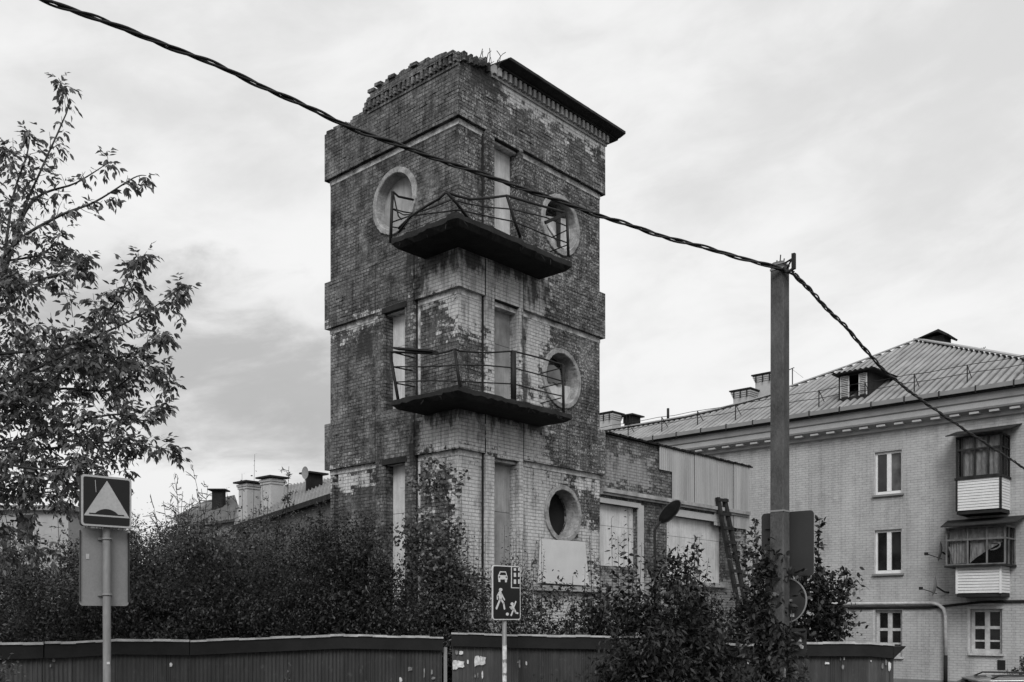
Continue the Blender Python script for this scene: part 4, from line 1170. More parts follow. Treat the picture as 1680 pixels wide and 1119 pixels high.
# ================================================================== FENCES
def fence(name, label, nodes, panels_seed, end_return=False):
    """nodes: (px, py of the top edge, depth)"""
    pts = [P(*n) for n in nodes]
    o = Vector((pts[len(pts)//2].x, pts[len(pts)//2].y, 0))
    th = thing(name, label, 'fence', o)
    r_ = random.Random(panels_seed)
    for i in range(len(pts)-1):
        a, b_ = pts[i], pts[i+1]; d = Vector((b_.x-a.x, b_.y-a.y, 0)); L = d.length; d.normalize(); n = Vector((d.y, -d.x, 0))
        if n.y > 0: n = -n
        k = max(1, int(round(L/1.9)))
        for j in range(k):
            f0, f1 = j/k, (j+1)/k
            st = int((f1-f0)*L/.016); vs = []
            off_ = .004*(j % 2)
            for s in range(st+1):
                f = f0+(f1-f0)*s/st; p = a.lerp(b_, f)
                ph = (f*L/.066) % 1; dd = .007*(1 if ph < .35 else (-1 if .5 < ph < .85 else 0))
                q = p+n*(dd-off_)
                vs += [(q.x, q.y, -.1), (q.x, q.y, p.z-.05)]
            MB().add(vs, [(2*s, 2*s+2, 2*s+3, 2*s+1) for s in range(st)]).build('panel', MAT['fence'], th, o, fix=False)
        # deep dark fascia board under a light sheet edge: the little lean-to roof of the fence
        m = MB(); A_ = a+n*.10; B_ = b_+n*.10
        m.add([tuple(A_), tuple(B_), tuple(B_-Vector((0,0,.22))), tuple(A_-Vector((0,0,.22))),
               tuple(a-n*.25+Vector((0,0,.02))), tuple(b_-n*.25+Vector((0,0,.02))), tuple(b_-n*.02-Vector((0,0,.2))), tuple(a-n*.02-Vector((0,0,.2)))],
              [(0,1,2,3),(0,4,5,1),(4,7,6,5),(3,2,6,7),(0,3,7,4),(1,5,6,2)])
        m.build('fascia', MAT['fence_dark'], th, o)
        e = MB(); N_ = max(2, int(L/.25)); prev = None; hh = .038
        for s in range(N_):
            f0, f1 = s/N_, (s+1)/N_
            p, q = (a.lerp(b_, f0)+n*.112), (a.lerp(b_, f1)+n*.112)
            wv = Vector((0,0,.006*math.sin(s*1.7+i)))
            e.bar(p+Vector((0,0,.012))+wv, q+Vector((0,0,.012))+wv, .03, hh*r_.uniform(.75, 1.1))
        e.build('edge_strip', MAT['edge'], th, o)
    def at(px_):
        D = float(np.interp(px_, [q[0] for q in nodes], [q[2] for q in nodes])); return D
    return th, o, at
fa, fao, fat = fence('metal_fence', 'long dark corrugated metal fence on the left, below the bushes',
    [(-420,1060,12.6),(-180,1060,13.6),(70,1056,14.6),(120,1055,14.9),(190,1050.5,15.2),(310,1052.5,15.6),(562,1043,16.8),(725,1047,17.3)], 3)
fb, fbo, fbt = fence('metal_fence', 'dark corrugated metal fence on the right with torn notices, ending before the pale house',
    [(742,1040,17.5),(850,1043,17.4),(1040,1046,17.3),(1155,1053,17.1),(1218,1059,17.0),(1320,1055.5,16.9),(1425,1056,16.9),(1463,1059.5,16.9)], 4)
# post where the two fences meet, and the open end of the right one
p = P(731, 1062, 17.35); MB().box(p.x-.03, p.x+.03, p.y-.05, p.y+.03, 0, p.z).build('post', MAT['galv_light'], fb, fbo)
p = P(1463, 1062, 16.92); q = P(1487, 1061, 16.7)
MB().box(p.x-.04, p.x+.02, p.y-.03, p.y+2.0, -.1, p.z-.18).build('end_panel', MAT['fence'], fb, fbo)
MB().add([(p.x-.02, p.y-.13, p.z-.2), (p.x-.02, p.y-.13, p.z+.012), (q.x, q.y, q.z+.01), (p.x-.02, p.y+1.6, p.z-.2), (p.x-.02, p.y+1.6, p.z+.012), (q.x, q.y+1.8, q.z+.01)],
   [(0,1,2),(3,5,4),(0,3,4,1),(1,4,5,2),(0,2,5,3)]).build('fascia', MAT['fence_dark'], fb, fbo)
def scrap(px0, px1, y0, y1, at, par, o, seed, mat='paper', nm='torn_notice'):
    r_ = random.Random(seed); D = at((px0+px1)/2)-.035; mb = MB()
    cx_, cy_ = (px0+px1)/2, (y0+y1)/2; pts = []
    n = 11
    for k in range(n):
        a = 2*math.pi*k/n; c_, s_ = math.cos(a), math.sin(a); m_ = max(abs(c_), abs(s_)); rr = r_.uniform(.7, 1.05)/m_
        pts.append(P(cx_+c_*rr*(px1-px0)/2, cy_+s_*rr*(y1-y0)/2, D))
    vs = [tuple(p) for p in pts]+[tuple(p+Vector((0,.004,0))) for p in pts]
    mb.add(vs, [tuple(range(n)), tuple(range(2*n-1, n-1, -1))]); mb.build(nm, MAT[mat], par, o, fix=False)
MAT['paper_dim'] = gmat('old_paper', .16, .6, 20, .9, .2, 30, .003)
for i, q in enumerate([(742,751,1082,1100),(750,762,1083,1096),(778,788,1075,1094),(787,797,1076,1092),(747,752,1067,1075),(753,760,1068,1074),(766,769,1082,1090),
    (778,781,1106,1112),(783,785,1103,1113),(790,793,1100,1114),(848,853,1085,1088),(851,854,1082,1096),(862,865,1085,1092),(1146,1150,1088,1100),(1155,1157,1090,1096),
    (1164,1172,1088,1098),(1174,1176,1098,1105),(1186,1190,1086,1090),(1184,1188,1102,1106),(1158,1160,1108,1118),(1163,1166,1108,1116),(1226,1229,1083,1090),(1236,1238,1084,1092),
    (1378,1380,1078,1084),(1384,1386,1078,1083),(1353,1361,1086,1090),(1381,1385,1090,1099),(1428,1430,1083,1086),(1446,1450,1088,1098),(1452,1456,1081,1092),(1457,1462,1086,1102)]):
    scrap(*q, fbt, fb, fbo, i, 'paper' if (q[1]-q[0] > 6 or i % 3 == 0) else 'paper_dim')
for i, q in enumerate([(85,91,1080,1086),(81,84,1090,1095),(278,283,1087,1094),(655,660,1111,1119),(695,697,1096,1112),(707,710,1098,1107),(708,714,1110,1115),(669,677,1094,1101)]):
    scrap(*q, fat, fa, fao, 50+i, 'paper' if i in (2,3) else 'paper_dim')

# ================================================================== SIGNS
def rrect(w, h, r, n=5):
    pts = []
    for cx_, cy_, a0 in ((w/2-r, h/2-r, 0), (-w/2+r, h/2-r, 90), (-w/2+r, -h/2+r, 180), (w/2-r, -h/2+r, 270)):
        for k in range(n+1):
            a = R(a0+90*k/n); pts.append((cx_+r*math.cos(a), cy_+r*math.sin(a)))
    return pts
def plate(mb, cx_, cz_, w, h, r, y0, y1):
    return mb.prism([(cx_+a, cz_+c_) for a, c_ in rrect(w, h, r)], lambda u_, v_, d_: (u_, d_, v_), y0, y1)
def capsule(mb, fn, a, b_, w, y0, y1, n=6):
    a = Vector(a); b_ = Vector(b_); d = (b_-a); ang = math.atan2(d.y, d.x); pts = []
    for k in range(n+1):
        t_ = ang-math.pi/2+math.pi*k/n; pts.append((b_.x+w/2*math.cos(t_), b_.y+w/2*math.sin(t_)))
    for k in range(n+1):
        t_ = ang+math.pi/2+math.pi*k/n; pts.append((a.x+w/2*math.cos(t_), a.y+w/2*math.sin(t_)))
    return mb.prism([fn(*q) for q in pts], lambda u_, v_, d_: (u_, d_, v_), y0, y1)
fy = lambda u_, v_, d_: (u_, d_, v_)
# --- speed hump sign, left
SF = Frame(P(175,0,11.2).x, 11.2, R(44))
s1 = thing('road_sign', 'square speed hump sign above a blank grey sign back, on the left post', 'road sign', SF.o, SF.a)
a = SF.hit(133, 820, 1, -.10); c_ = SF.hit(216, 826, 1, -.10); t_ = SF.hit(172, 781, 1, -.10).z; l = SF.hit(172, 864.5, 1, -.10).z
w_, h_ = c_.x-a.x, t_-l; cx_, cz_ = (a.x+c_.x)/2, (t_+l)/2
bx_ = plate(MB(), cx_, cz_, w_, h_, .035, -.095, -.045).build('sign_box', MAT['galv_dark'], s1)
plate(MB(), cx_, cz_, w_-.004, h_-.004, .035, -.1, -.0951).build('border', MAT['sign_grey'], bx_)
plate(MB(), cx_, cz_, w_-.05, h_-.05, .022, -.1035, -.1001).build('field', MAT['sign_dark'], bx_)
L_ = lambda u_, v_: (cx_-w_/2+u_*w_, cz_+h_/2-v_*h_)
MB().prism([L_(.5,.09), L_(.955,.80), L_(.05,.80)], fy, -.1065, -.1036).build('triangle', MAT['sign_grey'], bx_)
hump = [L_(.15,.765), L_(.15,.742), L_(.27,.742)]+[L_(.27+.45*k/12, .742-.095*math.sin(math.pi*k/12)**.75) for k in range(1, 12)]+[L_(.72,.742), L_(.84,.742), L_(.84,.765)]
MB().prism(hump, fy, -.1095, -.1066).build('hump_symbol', MAT['sign_dark'], bx_)
capsule(MB(), lambda q, s: (q, s), L_(.27,.10), L_(.285,.33), .006, -.1055, -.1036).build('scratch', MAT['sign_grey'], bx_)
a = SF.hit(130, 930, 1, .06); c_ = SF.hit(211, 930, 1, .06); t_ = SF.hit(172, 868, 1, .06).z; l = SF.hit(172, 994, 1, .06).z
w2, h2 = c_.x-a.x, t_-l; cx2, cz2 = (a.x+c_.x)/2, (t_+l)/2
bp = plate(MB(), cx2, cz2, w2, h2, .04, .058, .064).build('sign_back', MAT['galv_light'], s1)
MB().box(cx2+w2/2-.012, cx2+w2/2+.002, .03, .058, cz2-h2/2+.05, cz2+h2/2-.03).box(cx2-w2/2+.0, cx2-w2/2+.01, .04, .058, cz2-h2/2+.05, cz2+h2/2-.03).build('stiffener', MAT['galv_dark'], bp)
MB().obox((cx2-w2*.34, .054, cz2+.12), (.018,0,0), (0,.002,0), (0,0,.03)).build('sticker', MAT['old_white'], bp)
zt_ = cz_+h_/2-.05
pm = MB(); pz = np.linspace(-.3, zt_, 12); pm.tube([(0.004*math.sin(q), 0, q) for q in pz], .045, 16); pm.build('post', MAT['galv'], s1)
for zz in (cz2+h2/2-.12, cz2-h2/2+.13):
    m = MB().box(-.085, .085, .03, .058, zz-.014, zz+.014); m.tube([(.05*math.cos(q), .05*math.sin(q), zz) for q in np.linspace(math.pi, 2*math.pi, 9)], .011, 6)
    m.build('clamp', MAT['galv_light'], s1)
for xx in (-.2, -.08, .12, .2): MB().box(cx_+xx, cx_+xx+.03, -.045, .0, cz_-h_/2-.012, cz_-h_/2+.01).build('fixing', MAT['old_white'], s1)
MB().obox((0, -.047, SF.hit(175,1088,1,-.045).z), (.017,0,0), (0,.002,0), (0,0,.014)).build('sticker', MAT['sign_white'], s1)
# --- residential zone sign, middle
SG = Frame(P(827.5,0,15.9).x, 15.9, R(44))
s2 = thing('road_sign', 'tall residential zone sign with white car, walker and child symbols on a thin post', 'road sign', SG.o, SG.a)
a = SG.hit(808, 970, 1, -.06); c_ = SG.hit(854, 972, 1, -.06); t_ = SG.hit(830, 928, 1, -.06).z; l = SG.hit(830, 1017, 1, -.06).z
w_, h_ = c_.x-a.x, t_-l; cx_, cz_ = (a.x+c_.x)/2, (t_+l)/2
print('sign2 size', w_, h_)
sp = plate(MB(), cx_, cz_, w_, h_, .05, -.06, -.04).build('sign_plate', MAT['sign_white'], s2)
plate(MB(), cx_, cz_, w_-.035, h_-.035, .035, -.0635, -.0601).build('field', MAT['sign_dark'], sp)
def C(x_, y_): return (cx_-w_/2+(x_-143)/233*w_, cz_+h_/2-(y_-141-(x_-143)*.055)/449*h_)
K = w_/233
def cap2(mb, a, b_, w): return capsule(mb, lambda q, s: (q, s), C(*a), C(*b_), w*K*1.05, -.0665, -.0636)
m = MB(); m.prism([C(*q) for q in ((203,193),(250,195),(263,235),(264,262),(187,260),(187,230))], fy, -.0665, -.0636)
m.prism([C(*q) for q in ((189,260),(205,260),(205,282),(190,281))], fy, -.0665, -.0636); m.prism([C(*q) for q in ((243,262),(260,262),(258,285),(244,285))], fy, -.0665, -.0636)
m.build('car_symbol', MAT['sign_white'], sp)
m = MB(); m.prism([C(*q) for q in ((207,202),(246,204),(252,226),(198,224))], fy, -.0690, -.0666)
for q in ((197,240),(253,242)): m.prism([C(q[0]+6*math.cos(t), q[1]+6*math.sin(t)) for t in np.linspace(0, 2*math.pi, 11)[:-1]], fy, -.0690, -.0666)
m.build('car_symbol_details', MAT['sign_dark'], sp)
m = MB(); m.prism([C(*q) for q in ((294,158),(301,158),(301,328),(294,334))], fy, -.0665, -.0636); m.prism([C(*q) for q in ((294,334),(301,328),(366,332),(366,338))], fy, -.0665, -.0636)
for x0_, x1_ in ((317,336),(354,366)):
    for y0_, y1_ in ((168,190),(207,241),(262,299)): m.prism([C(x0_,y0_), C(x1_,y0_+1), C(x1_,y1_+1), C(x0_,y1_)], fy, -.0665, -.0636)
m.build('house_symbol', MAT['sign_white'], sp)
def man(name, head, hr, limbs):
    m = MB(); m.prism([C(head[0]+hr*math.cos(t), head[1]+hr*math.sin(t)) for t in np.linspace(0, 2*math.pi, 17)[:-1]], fy, -.0665, -.0636)
    for a, b_, w in limbs: cap2(m, a, b_, w)
    m.build(name, MAT['sign_white'], sp)
man('walker_symbol', (208,345), 14, [((203,374),(207,420),25),((193,372),(180,396),9),((180,396),(181,421),9),((213,378),(239,429),9),((203,425),(174,497),13),((212,425),(232,458),13),((232,458),(239,502),12)])
man('child_symbol', (303,466), 13, [((309,488),(317,512),17),((320,486),(334,449),9),((301,494),(286,492),9),((286,492),(298,508),8),((314,514),(295,560),11),((322,512),(334,541),11),((334,541),(351,546),10)])
m = MB(); m.prism([C(263+12*math.cos(t), 549+13*math.sin(t)) for t in np.linspace(0, 2*math.pi, 17)[:-1]], fy, -.0665, -.0636); m.build('ball_symbol', MAT['sign_white'], sp)
MB().tube([(0,0,-.3), (0,0,cz_+h_/2-.08)], .038, 14).build('post', MAT['galv'], s2)
for k, (y0_, y1_) in enumerate(((1059,1082),(1087,1104),(1108,1119))):
    za, zb2 = SG.hit(828, y1_, 1, 0).z, SG.hit(828, y0_, 1, 0).z
    m = MB(); r_ = random.Random(k); n = 9; vs = []
    for i in range(n):
        t = math.pi*(1.0+.95*i/(n-1)); e = r_.uniform(-.02, .02); e2 = r_.uniform(-.02, .02)
        vs += [(.0405*math.cos(t), .0405*math.sin(t), za+e), (.0405*math.cos(t), .0405*math.sin(t), zb2+e2)]
    m.add(vs, [(2*i, 2*i+2, 2*i+3, 2*i+1) for i in range(n-1)]); m.build('paper_wrap', MAT['paper'], s2, fix=False)

# ================================================================== UTILITY POLE
PD = 12.5
UF = Frame(P(1279.5,0,PD).x, PD, R(-40))
up_ = thing('utility_pole', 'tall square concrete utility pole with leaves climbing round its foot', 'utility pole', UF.o, UF.a)
ztop_ = P(1279, 431, PD).z
mb = MB(); sq = [(-.088,-.088),(.07,-.088),(.088,-.07),(.088,.088),(-.088,.088)]
def pol(sc, z_): return [(a*sc, c_*sc, z_) for a, c_ in sq]
rings = [(1.06,-.3),(1.05,2),(1.03,4),(1.0,ztop_-.06),(.93,ztop_-.02),(.7,ztop_)]
n = 5; vs = []; fs = []
for s_, z_ in rings: vs += pol(s_, z_)
for i in range(len(rings)-1):
    for k in range(n): fs.append((i*n+k, i*n+(k+1) % n, (i+1)*n+(k+1) % n, (i+1)*n+k))
fs += [tuple(range(n)), tuple((len(rings)-1)*n+k for k in range(n))]
mb.add(vs, fs).build('shaft', MAT['pole'], up_)
m = MB()
for xx in (-.05, .0, .05): m.tube([(xx, 0, ztop_-.02), (xx+.01, 0, ztop_+(.10 if xx == 0 else .04))], .008, 5)
m.build('rebar', MAT['iron'], up_)
m = MB()
for zz in (P(0,436,PD).z, P(0,444,PD).z, P(0,839,PD).z): m.box(-.096, .096, -.096, .096, zz-.011, zz+.011)
m.build('steel_strap', MAT['galv_light'], up_)
kz = P(0,440,PD).z
m = MB(); m.tube([(.09,-.05,kz+.03), (.22,-.13,kz+.03), (.26,-.15,kz+.08)], .012, 6); m.tube([(.22,-.13,kz+.03), (.1,-.05,kz-.08)], .012, 6); m.obox((.25,-.14,kz-.01), (.022,0,0), (0,.022,0), (0,0,.10)); m.tube([(.25,-.14,kz-.1),(.17,-.16,kz-.14),(.12,-.14,kz-.06)], .02, 6)
m.build('cable_bracket', MAT['iron'], up_)
# signs seen from behind, fixed to the far side of the pole
def back_sign(frame, px0, px1, py0, py1, yy, r, name, label, cat):
    a = frame.hit(px0, (py0+py1)/2, 1, yy); c_ = frame.hit(px1, (py0+py1)/2, 1, yy); m_ = (px0+px1)/2
    t_ = frame.hit(m_, py0, 1, yy).z; l = frame.hit(m_, py1, 1, yy).z
    w, h = c_.x-a.x, t_-l; cc = Vector(((a.x+c_.x)/2, yy, (t_+l)/2))
    o = frame.M @ cc; th = thing(name, label, cat, (o.x, o.y, o.z-h/2), frame.a)
    return th, w, h
th, w, h = back_sign(UF, 1249.5, 1335, 840, 945, .13, .05, 'road_sign', 'large dark rectangular sign back behind the concrete utility pole', 'road sign')
pl = plate(MB(), 0, h/2, w, h, .05, -.002, .004).build('plate', MAT['galv_dark'], th)
MB().prism([(a, c_+h/2) for a, c_ in rrect(w+.006, h+.006, .05)], fy, .004, .010).build('rim', MAT['galv_light'], pl)
MB().box(-.3, -.02, -.035, -.003, h*.75, h*.75+.03).box(-.3, -.02, -.035, -.003, h*.25, h*.25+.03).build('bracket', MAT['galv_dark'], th)
a = UF.hit(1324, 985, 1, .13); r_r = .30; zc = UF.hit(1290, 985, 1, .13).z
o = UF.M @ Vector((a.x-r_r, .13, zc-r_r))
th = thing('road_sign', 'round dark sign back half hidden behind the concrete utility pole', 'road sign', o, UF.a)
MB().prism(circ(0, r_r, r_r-.012), fy, 0, .006).build('plate', MAT['galv_dark'], th)
MB().ring(fy, 0, r_r, [(r_r, -.012), (r_r-.014, -.012), (r_r-.014, .008), (r_r, .008)], 44).build('rim', MAT['galv'], th)
MB().box(-.1, .1, -.03, -.001, r_r-.015, r_r+.015).build('bracket', MAT['galv'], th)
MB().box(r_r*.25, r_r*.42, -.004, -.0005, r_r*.28, r_r*.42).build('sticker', MAT['paper'], th)
th, w, h = back_sign(UF, 1262, 1323, 1031, 1072, .125, .03, 'road_sign', 'small dark sign back with torn white stickers, lowest on the concrete utility pole', 'road sign')
pl = plate(MB(), 0, h/2, w, h, .03, 0, .006).build('plate', MAT['galv_dark'], th)
m = MB(); m.prism([(w*.26, h*.55), (w*.37, h*.58), (w*.37, h*.36), (w*.43, h*.3), (w*.42, h*.2), (w*.28, h*.22), (w*.30, h*.34), (w*.25, h*.4)], fy, -.004, -.0005); m.build('sticker', MAT['paper'], pl)
MB().box(-.1, .1, -.03, -.001, h*.5, h*.5+.025).build('bracket', MAT['galv'], th)
m = MB(); z0_, z1_ = P(0,1118,PD).z, P(0,1098,PD).z
m.add([(.091,-.09,z0_), (.093,-.02,z0_+.01), (.093,-.045,z1_-.05), (.0925,-.03,z1_), (.0925,-.055,z1_+.03), (.092,-.075,z1_-.03)], [(0,1,2,3,4,5)])
m.build('torn_notice', MAT['paper'], up_, fix=False)
# ================================================================== CABLE
def catmull(pts, n=14):
    out_ = []; p = [pts[0]]+pts+[pts[-1]]
    for i in range(1, len(p)-2):
        for k in range(n):
            t = k/n; a, b_, c_, d = p[i-1], p[i], p[i+1], p[i+2]
            out_.append(.5*((2*b_)+(c_-a)*t+(2*a-5*b_+4*c_-d)*t*t+(3*b_-a-3*c_+d)*t**3))
    out_.append(p[-2]); return out_
def twisted(path, nm, parent, o, rad, r0, period, strands=3, seed=0):
    r_ = random.Random(seed); L = [0]
    for i in range(1, len(path)): L.append(L[-1]+(path[i]-path[i-1]).length)
    for s in range(strands):
        pts = []
        for i, p in enumerate(path):
            d = (path[min(i+1, len(path)-1)]-path[max(i-1, 0)]).normalized()
            sx = d.cross(Vector((0,0,1))).normalized(); sy = sx.cross(d)
            a = 2*math.pi*(L[i]/period+s/strands)+.7*math.sin(L[i]*.9)
            rr = r0*(1+.45*math.sin(L[i]*1.3+s*2))
            pts.append(p+(sx*math.cos(a)+sy*math.sin(a))*rr)
        MB().tube(pts, rad*(1 if s else .8), 6).build(nm, MAT['black'], parent, o)
pa = [P(*q) for q in ((-160,-105,7.8),(-30,-46,8.3),(65,-4,8.8),(200,46,9.4),(340,101,10),(460,155,10.5),(560,202,10.9),(650,237,11.15),(800,289,11.55),(900,324,11.8),(1000,359,12.0),(1100,391,12.2),(1180,413,12.3),(1255,434,12.33),(1302,449,12.38))]
pb = [P(*q) for q in ((1302,449,12.4),(1322,468,12.9),(1345,494,13.5),(1375,524,14.3),(1400,550,15),(1440,597,16),(1475,628,17),(1520,662,18.5),(1580,703,20.5),(1640,742,22.5),(1680,768,24),(1760,822,27),(1800,850,28.4))]
c1 = thing('overhead_cable', 'thick twisted black overhead cable crossing in front of the tower up to the concrete pole', 'cable', pa[-1])
twisted(catmull(pa), 'strand', c1, pa[-1], .014, .017, .85, 3, 1)
c2 = thing('overhead_cable', 'thinner twisted black cable running down from the concrete pole towards the pale house', 'cable', pb[0])
twisted(catmull(pb), 'strand', c2, pb[0], .014, .018, 1.1, 3, 2)

# ================================================================== STREET LAMP
LD = 18.2
lo = P(1075, 0, LD); lo.z = 0
lamp = thing('street_lamp', 'old street lamp with a dark oval head on a thin bent stem before the annex', 'street lamp', lo)
ptl = [P(1076,1100,LD), P(1075,960,LD), P(1074,872,LD), P(1076,866,LD), P(1084,856,LD)]; ptl[0].z = 0
MB().tube(ptl, .024, 10).build('stem', MAT['iron'], lamp, lo)
ha, hb_ = P(1082,858,LD), P(1115,822,LD); ax_ = (hb_-ha); Lh = ax_.length; ax_.normalize()
nrm = Vector((ax_.z*-.75, -.62, -ax_.x*.2-.25)); nrm = (nrm-ax_*nrm.dot(ax_)).normalized(); sx = ax_.cross(nrm)
ctr = (ha+hb_)/2
mb = MB(); nu, nv = 20, 8; vs = []
for j in range(nv+1):
    ph = math.pi*j/nv
    for i in range(nu):
        t = 2*math.pi*i/nu; rr = math.sin(ph)
        q = ctr+ax_*(Lh/2*rr*math.cos(t)*(1+.0))+sx*(.125*rr*math.sin(t))-nrm*(.10*math.cos(ph) if ph < math.pi/2 else .035*math.cos(ph))
        vs.append(tuple(q))
mb.add(vs, [(j*nu+i, j*nu+(i+1) % nu, (j+1)*nu+(i+1) % nu, (j+1)*nu+i) for j in range(nv) for i in range(nu)], True)
lh = mb.build('lamp_head', MAT['lamp_black'], lamp, lo)
dm_ = MB(); vs = [tuple(ctr+nrm*.055)]
for i in range(nu): t = 2*math.pi*i/nu; vs.append(tuple(ctr+ax_*(Lh*.36*math.cos(t))+sx*(.085*math.sin(t))+nrm*.034))
dm_.add(vs, [(0, 1+i, 1+(i+1) % nu) for i in range(nu)], True); dm_.build('lens', MAT['lamp_black'], lh, lo, fix=False)
rm_ = MB(); rm_.tube([ctr+ax_*(Lh*.5*math.cos(t))+sx*(.125*math.sin(t)) for t in np.linspace(0, 2*math.pi, 25)], .010, 6, False); rm_.build('rim', MAT['galv_dark'], lh, lo)

# ================================================================== CAR (only its roof reaches into the picture)
cp = P(1640, 0, 18.0)
car = thing('parked_car', 'parked grey car with roof rails at the bottom right corner', 'car', (cp.x, cp.y, 0), R(-12))
paint_m, q_, bs_, _ = newmat('car_paint'); bs_.inputs['Base Color'].default_value = (.16,.16,.16,1); bs_.inputs['Roughness'].default_value = .3; bs_.inputs['Coat Weight'].default_value = .7; bs_.inputs['Metallic'].default_value = .4
prof = [(-2.15,.42),(-2.2,.62),(-2.1,.80),(-1.35,.96),(-1.15,1.0),(1.75,1.02),(2.05,.98),(2.15,.70),(2.1,.40)]
def loft(stations, mat, nm, par, smooth=True):
    """stations: (x, [(halfwidth, z)...])"""
    mb = MB(); m_ = len(stations[0][1])
    for x_, sec_ in stations:
        for hw, z_ in sec_: mb.v.append((x_, -hw, z_))
        for hw, z_ in reversed(sec_): mb.v.append((x_, hw, z_))
    n_ = 2*m_
    for i in range(len(stations)-1):
        for k in range(n_): mb.f.append((i*n_+k, i*n_+(k+1) % n_, (i+1)*n_+(k+1) % n_, (i+1)*n_+k)); mb.sm.append(smooth)
    mb.f.append(tuple(range(n_))); mb.sm.append(False); mb.f.append(tuple((len(stations)-1)*n_+k for k in range(n_))); mb.sm.append(False)
    return mb.build(nm, mat, par)
body = loft([(-2.2,[(.70,.35),(.78,.50),(.74,.66)]),(-2.05,[(.78,.26),(.85,.55),(.78,.80)]),(-1.3,[(.80,.22),(.88,.6),(.80,.95)]),(-.9,[(.80,.22),(.89,.62),(.82,1.0)]),
             (1.7,[(.80,.22),(.89,.62),(.82,1.03)]),(2.05,[(.78,.26),(.86,.6),(.80,1.0)]),(2.2,[(.70,.35),(.80,.55),(.74,.88)])], paint_m, 'body', car)
loft([(-1.15,[(.80,.98),(.79,1.0)]),(-.35,[(.79,.98),(.64,1.43)]),(1.5,[(.79,.98),(.64,1.43)]),(2.0,[(.77,.98),(.66,1.10)])], MAT['glass'], 'windows', car, False)
loft([(-.52,[(.66,1.415),(.58,1.435)]),(-.3,[(.67,1.42),(.60,1.475)]),(.6,[(.67,1.43),(.61,1.50)]),(1.45,[(.66,1.42),(.60,1.475)]),(1.72,[(.64,1.36),(.58,1.40)])], paint_m, 'roof', car)
pm_ = MB()
for sy in (-1, 1):
    for x0_, x1_ in ((-1.2,-.42),(.45,.42),(1.62,1.55),(2.0,1.72)): pm_.bar((x0_, sy*.80, 1.0), (x1_, sy*.655, 1.42), .06, .045)
pm_.build('pillar', paint_m, car)
for sy in (-1, 1):
    m = MB().tube([(-.3, sy*.58, 1.47), (-.15, sy*.58, 1.54), (1.3, sy*.58, 1.54), (1.5, sy*.58, 1.47)], .016, 8); m.box(.5, .56, sy*.58-.015, sy*.58+.015, 1.47, 1.54)
    m.build('roof_rail', MAT['black'], car)
    m = MB().obox((-.78, sy*.98, 1.05), (.07,0,0), (0,.10,0), (0,0,.07)); m.build('mirror', paint_m, car)
    m = MB().obox((-2.08, sy*.62, .68), (.09,0,.02), (0,.16,0), (0,0,.07)); m.build('headlight', MAT['glass_grey'], car)
    m = MB().obox((2.14, sy*.70, .82), (.05,0,0), (0,.10,0), (0,0,.12)); m.build('tail_light', MAT['galv_dark'], car)
    for wx in (-1.35, 1.3):
        wh = MB().ring(lambda u_, v_, d_: (u_, d_, v_), wx, .31, [(.31, sy*.88), (.31, sy*.70), (.19, sy*.70), (.19, sy*.88)], 28).build('wheel', MAT['black'], car)
        MB().prism(circ(wx, .31, .19, 20), fy, sy*.72, sy*.86).build('rim', MAT['galv_light'], wh)
MB().box(-2.24, -2.16, -.6, .6, .3, .45).build('bumper', MAT['black'], car)

# ================================================================== VEGETATION
class Leaves:
    def __init__(s): s.P = []; s.D = []; s.L = []
    def add(s, P_, D_, L_): s.P.append(P_); s.D.append(D_); s.L.append(L_)
    def build(s, name, mat, parent, org, ratio=.5, hexa=False, flat=.0):
        P_ = np.concatenate(s.P); D = np.concatenate(s.D); L = np.concatenate(s.L)[:, None]
        n = len(P_); P_ = P_-np.array(org)[None]
        D = D/np.maximum(np.linalg.norm(D, axis=1, keepdims=True), 1e-6)
        U = rng.normal(size=(n, 3))*.55+np.array([0, 0, 1.0])
        Sd = np.cross(D, U); Sd /= np.maximum(np.linalg.norm(Sd, axis=1, keepdims=True), 1e-6)
        Nn = np.cross(Sd, D)
        Wd = L*ratio*rng.uniform(.8, 1.15, (n, 1)); cu = L*rng.uniform(-.02, .16, (n, 1))
        if hexa:
            v = np.stack([P_, P_+D*L*.22+Sd*Wd*.38+Nn*cu*.5, P_+D*L*.5+Sd*Wd*.5+Nn*cu*.7, P_+D*L*1.0-Nn*cu*.9, P_+D*L*.5-Sd*Wd*.5+Nn*cu*.7, P_+D*L*.22-Sd*Wd*.38+Nn*cu*.5], axis=1)
        else:
            v = np.stack([P_, P_+D*L*.42+Sd*Wd*.5+Nn*cu, P_+D*L-Nn*cu*.6, P_+D*L*.42-Sd*Wd*.5+Nn*cu], axis=1)
        return npmesh(name, v, None, mat, parent)
def A3(v): return np.array([v[0], v[1], v[2]], float)
NL = 0
def along(p0, p1, bow, n):
    t = np.linspace(0, 1, n)[:, None]
    return p0+(p1-p0)*t+bow*(4*t*(1-t))
def spray(lv, p0, d, length, n, L, droop=0., spread=.7, up=.25, rs=rng):
    """n leaves along a twig"""
    t = rs.uniform(.1, 1, n)[:, None]; P_ = p0+d*length*t
    side = rs.normal(size=(n, 3)); D = d*.5+side*spread+np.array([0, 0, up-droop])
    lv.add(P_, D, L*rs.uniform(.6, 1.2, n))
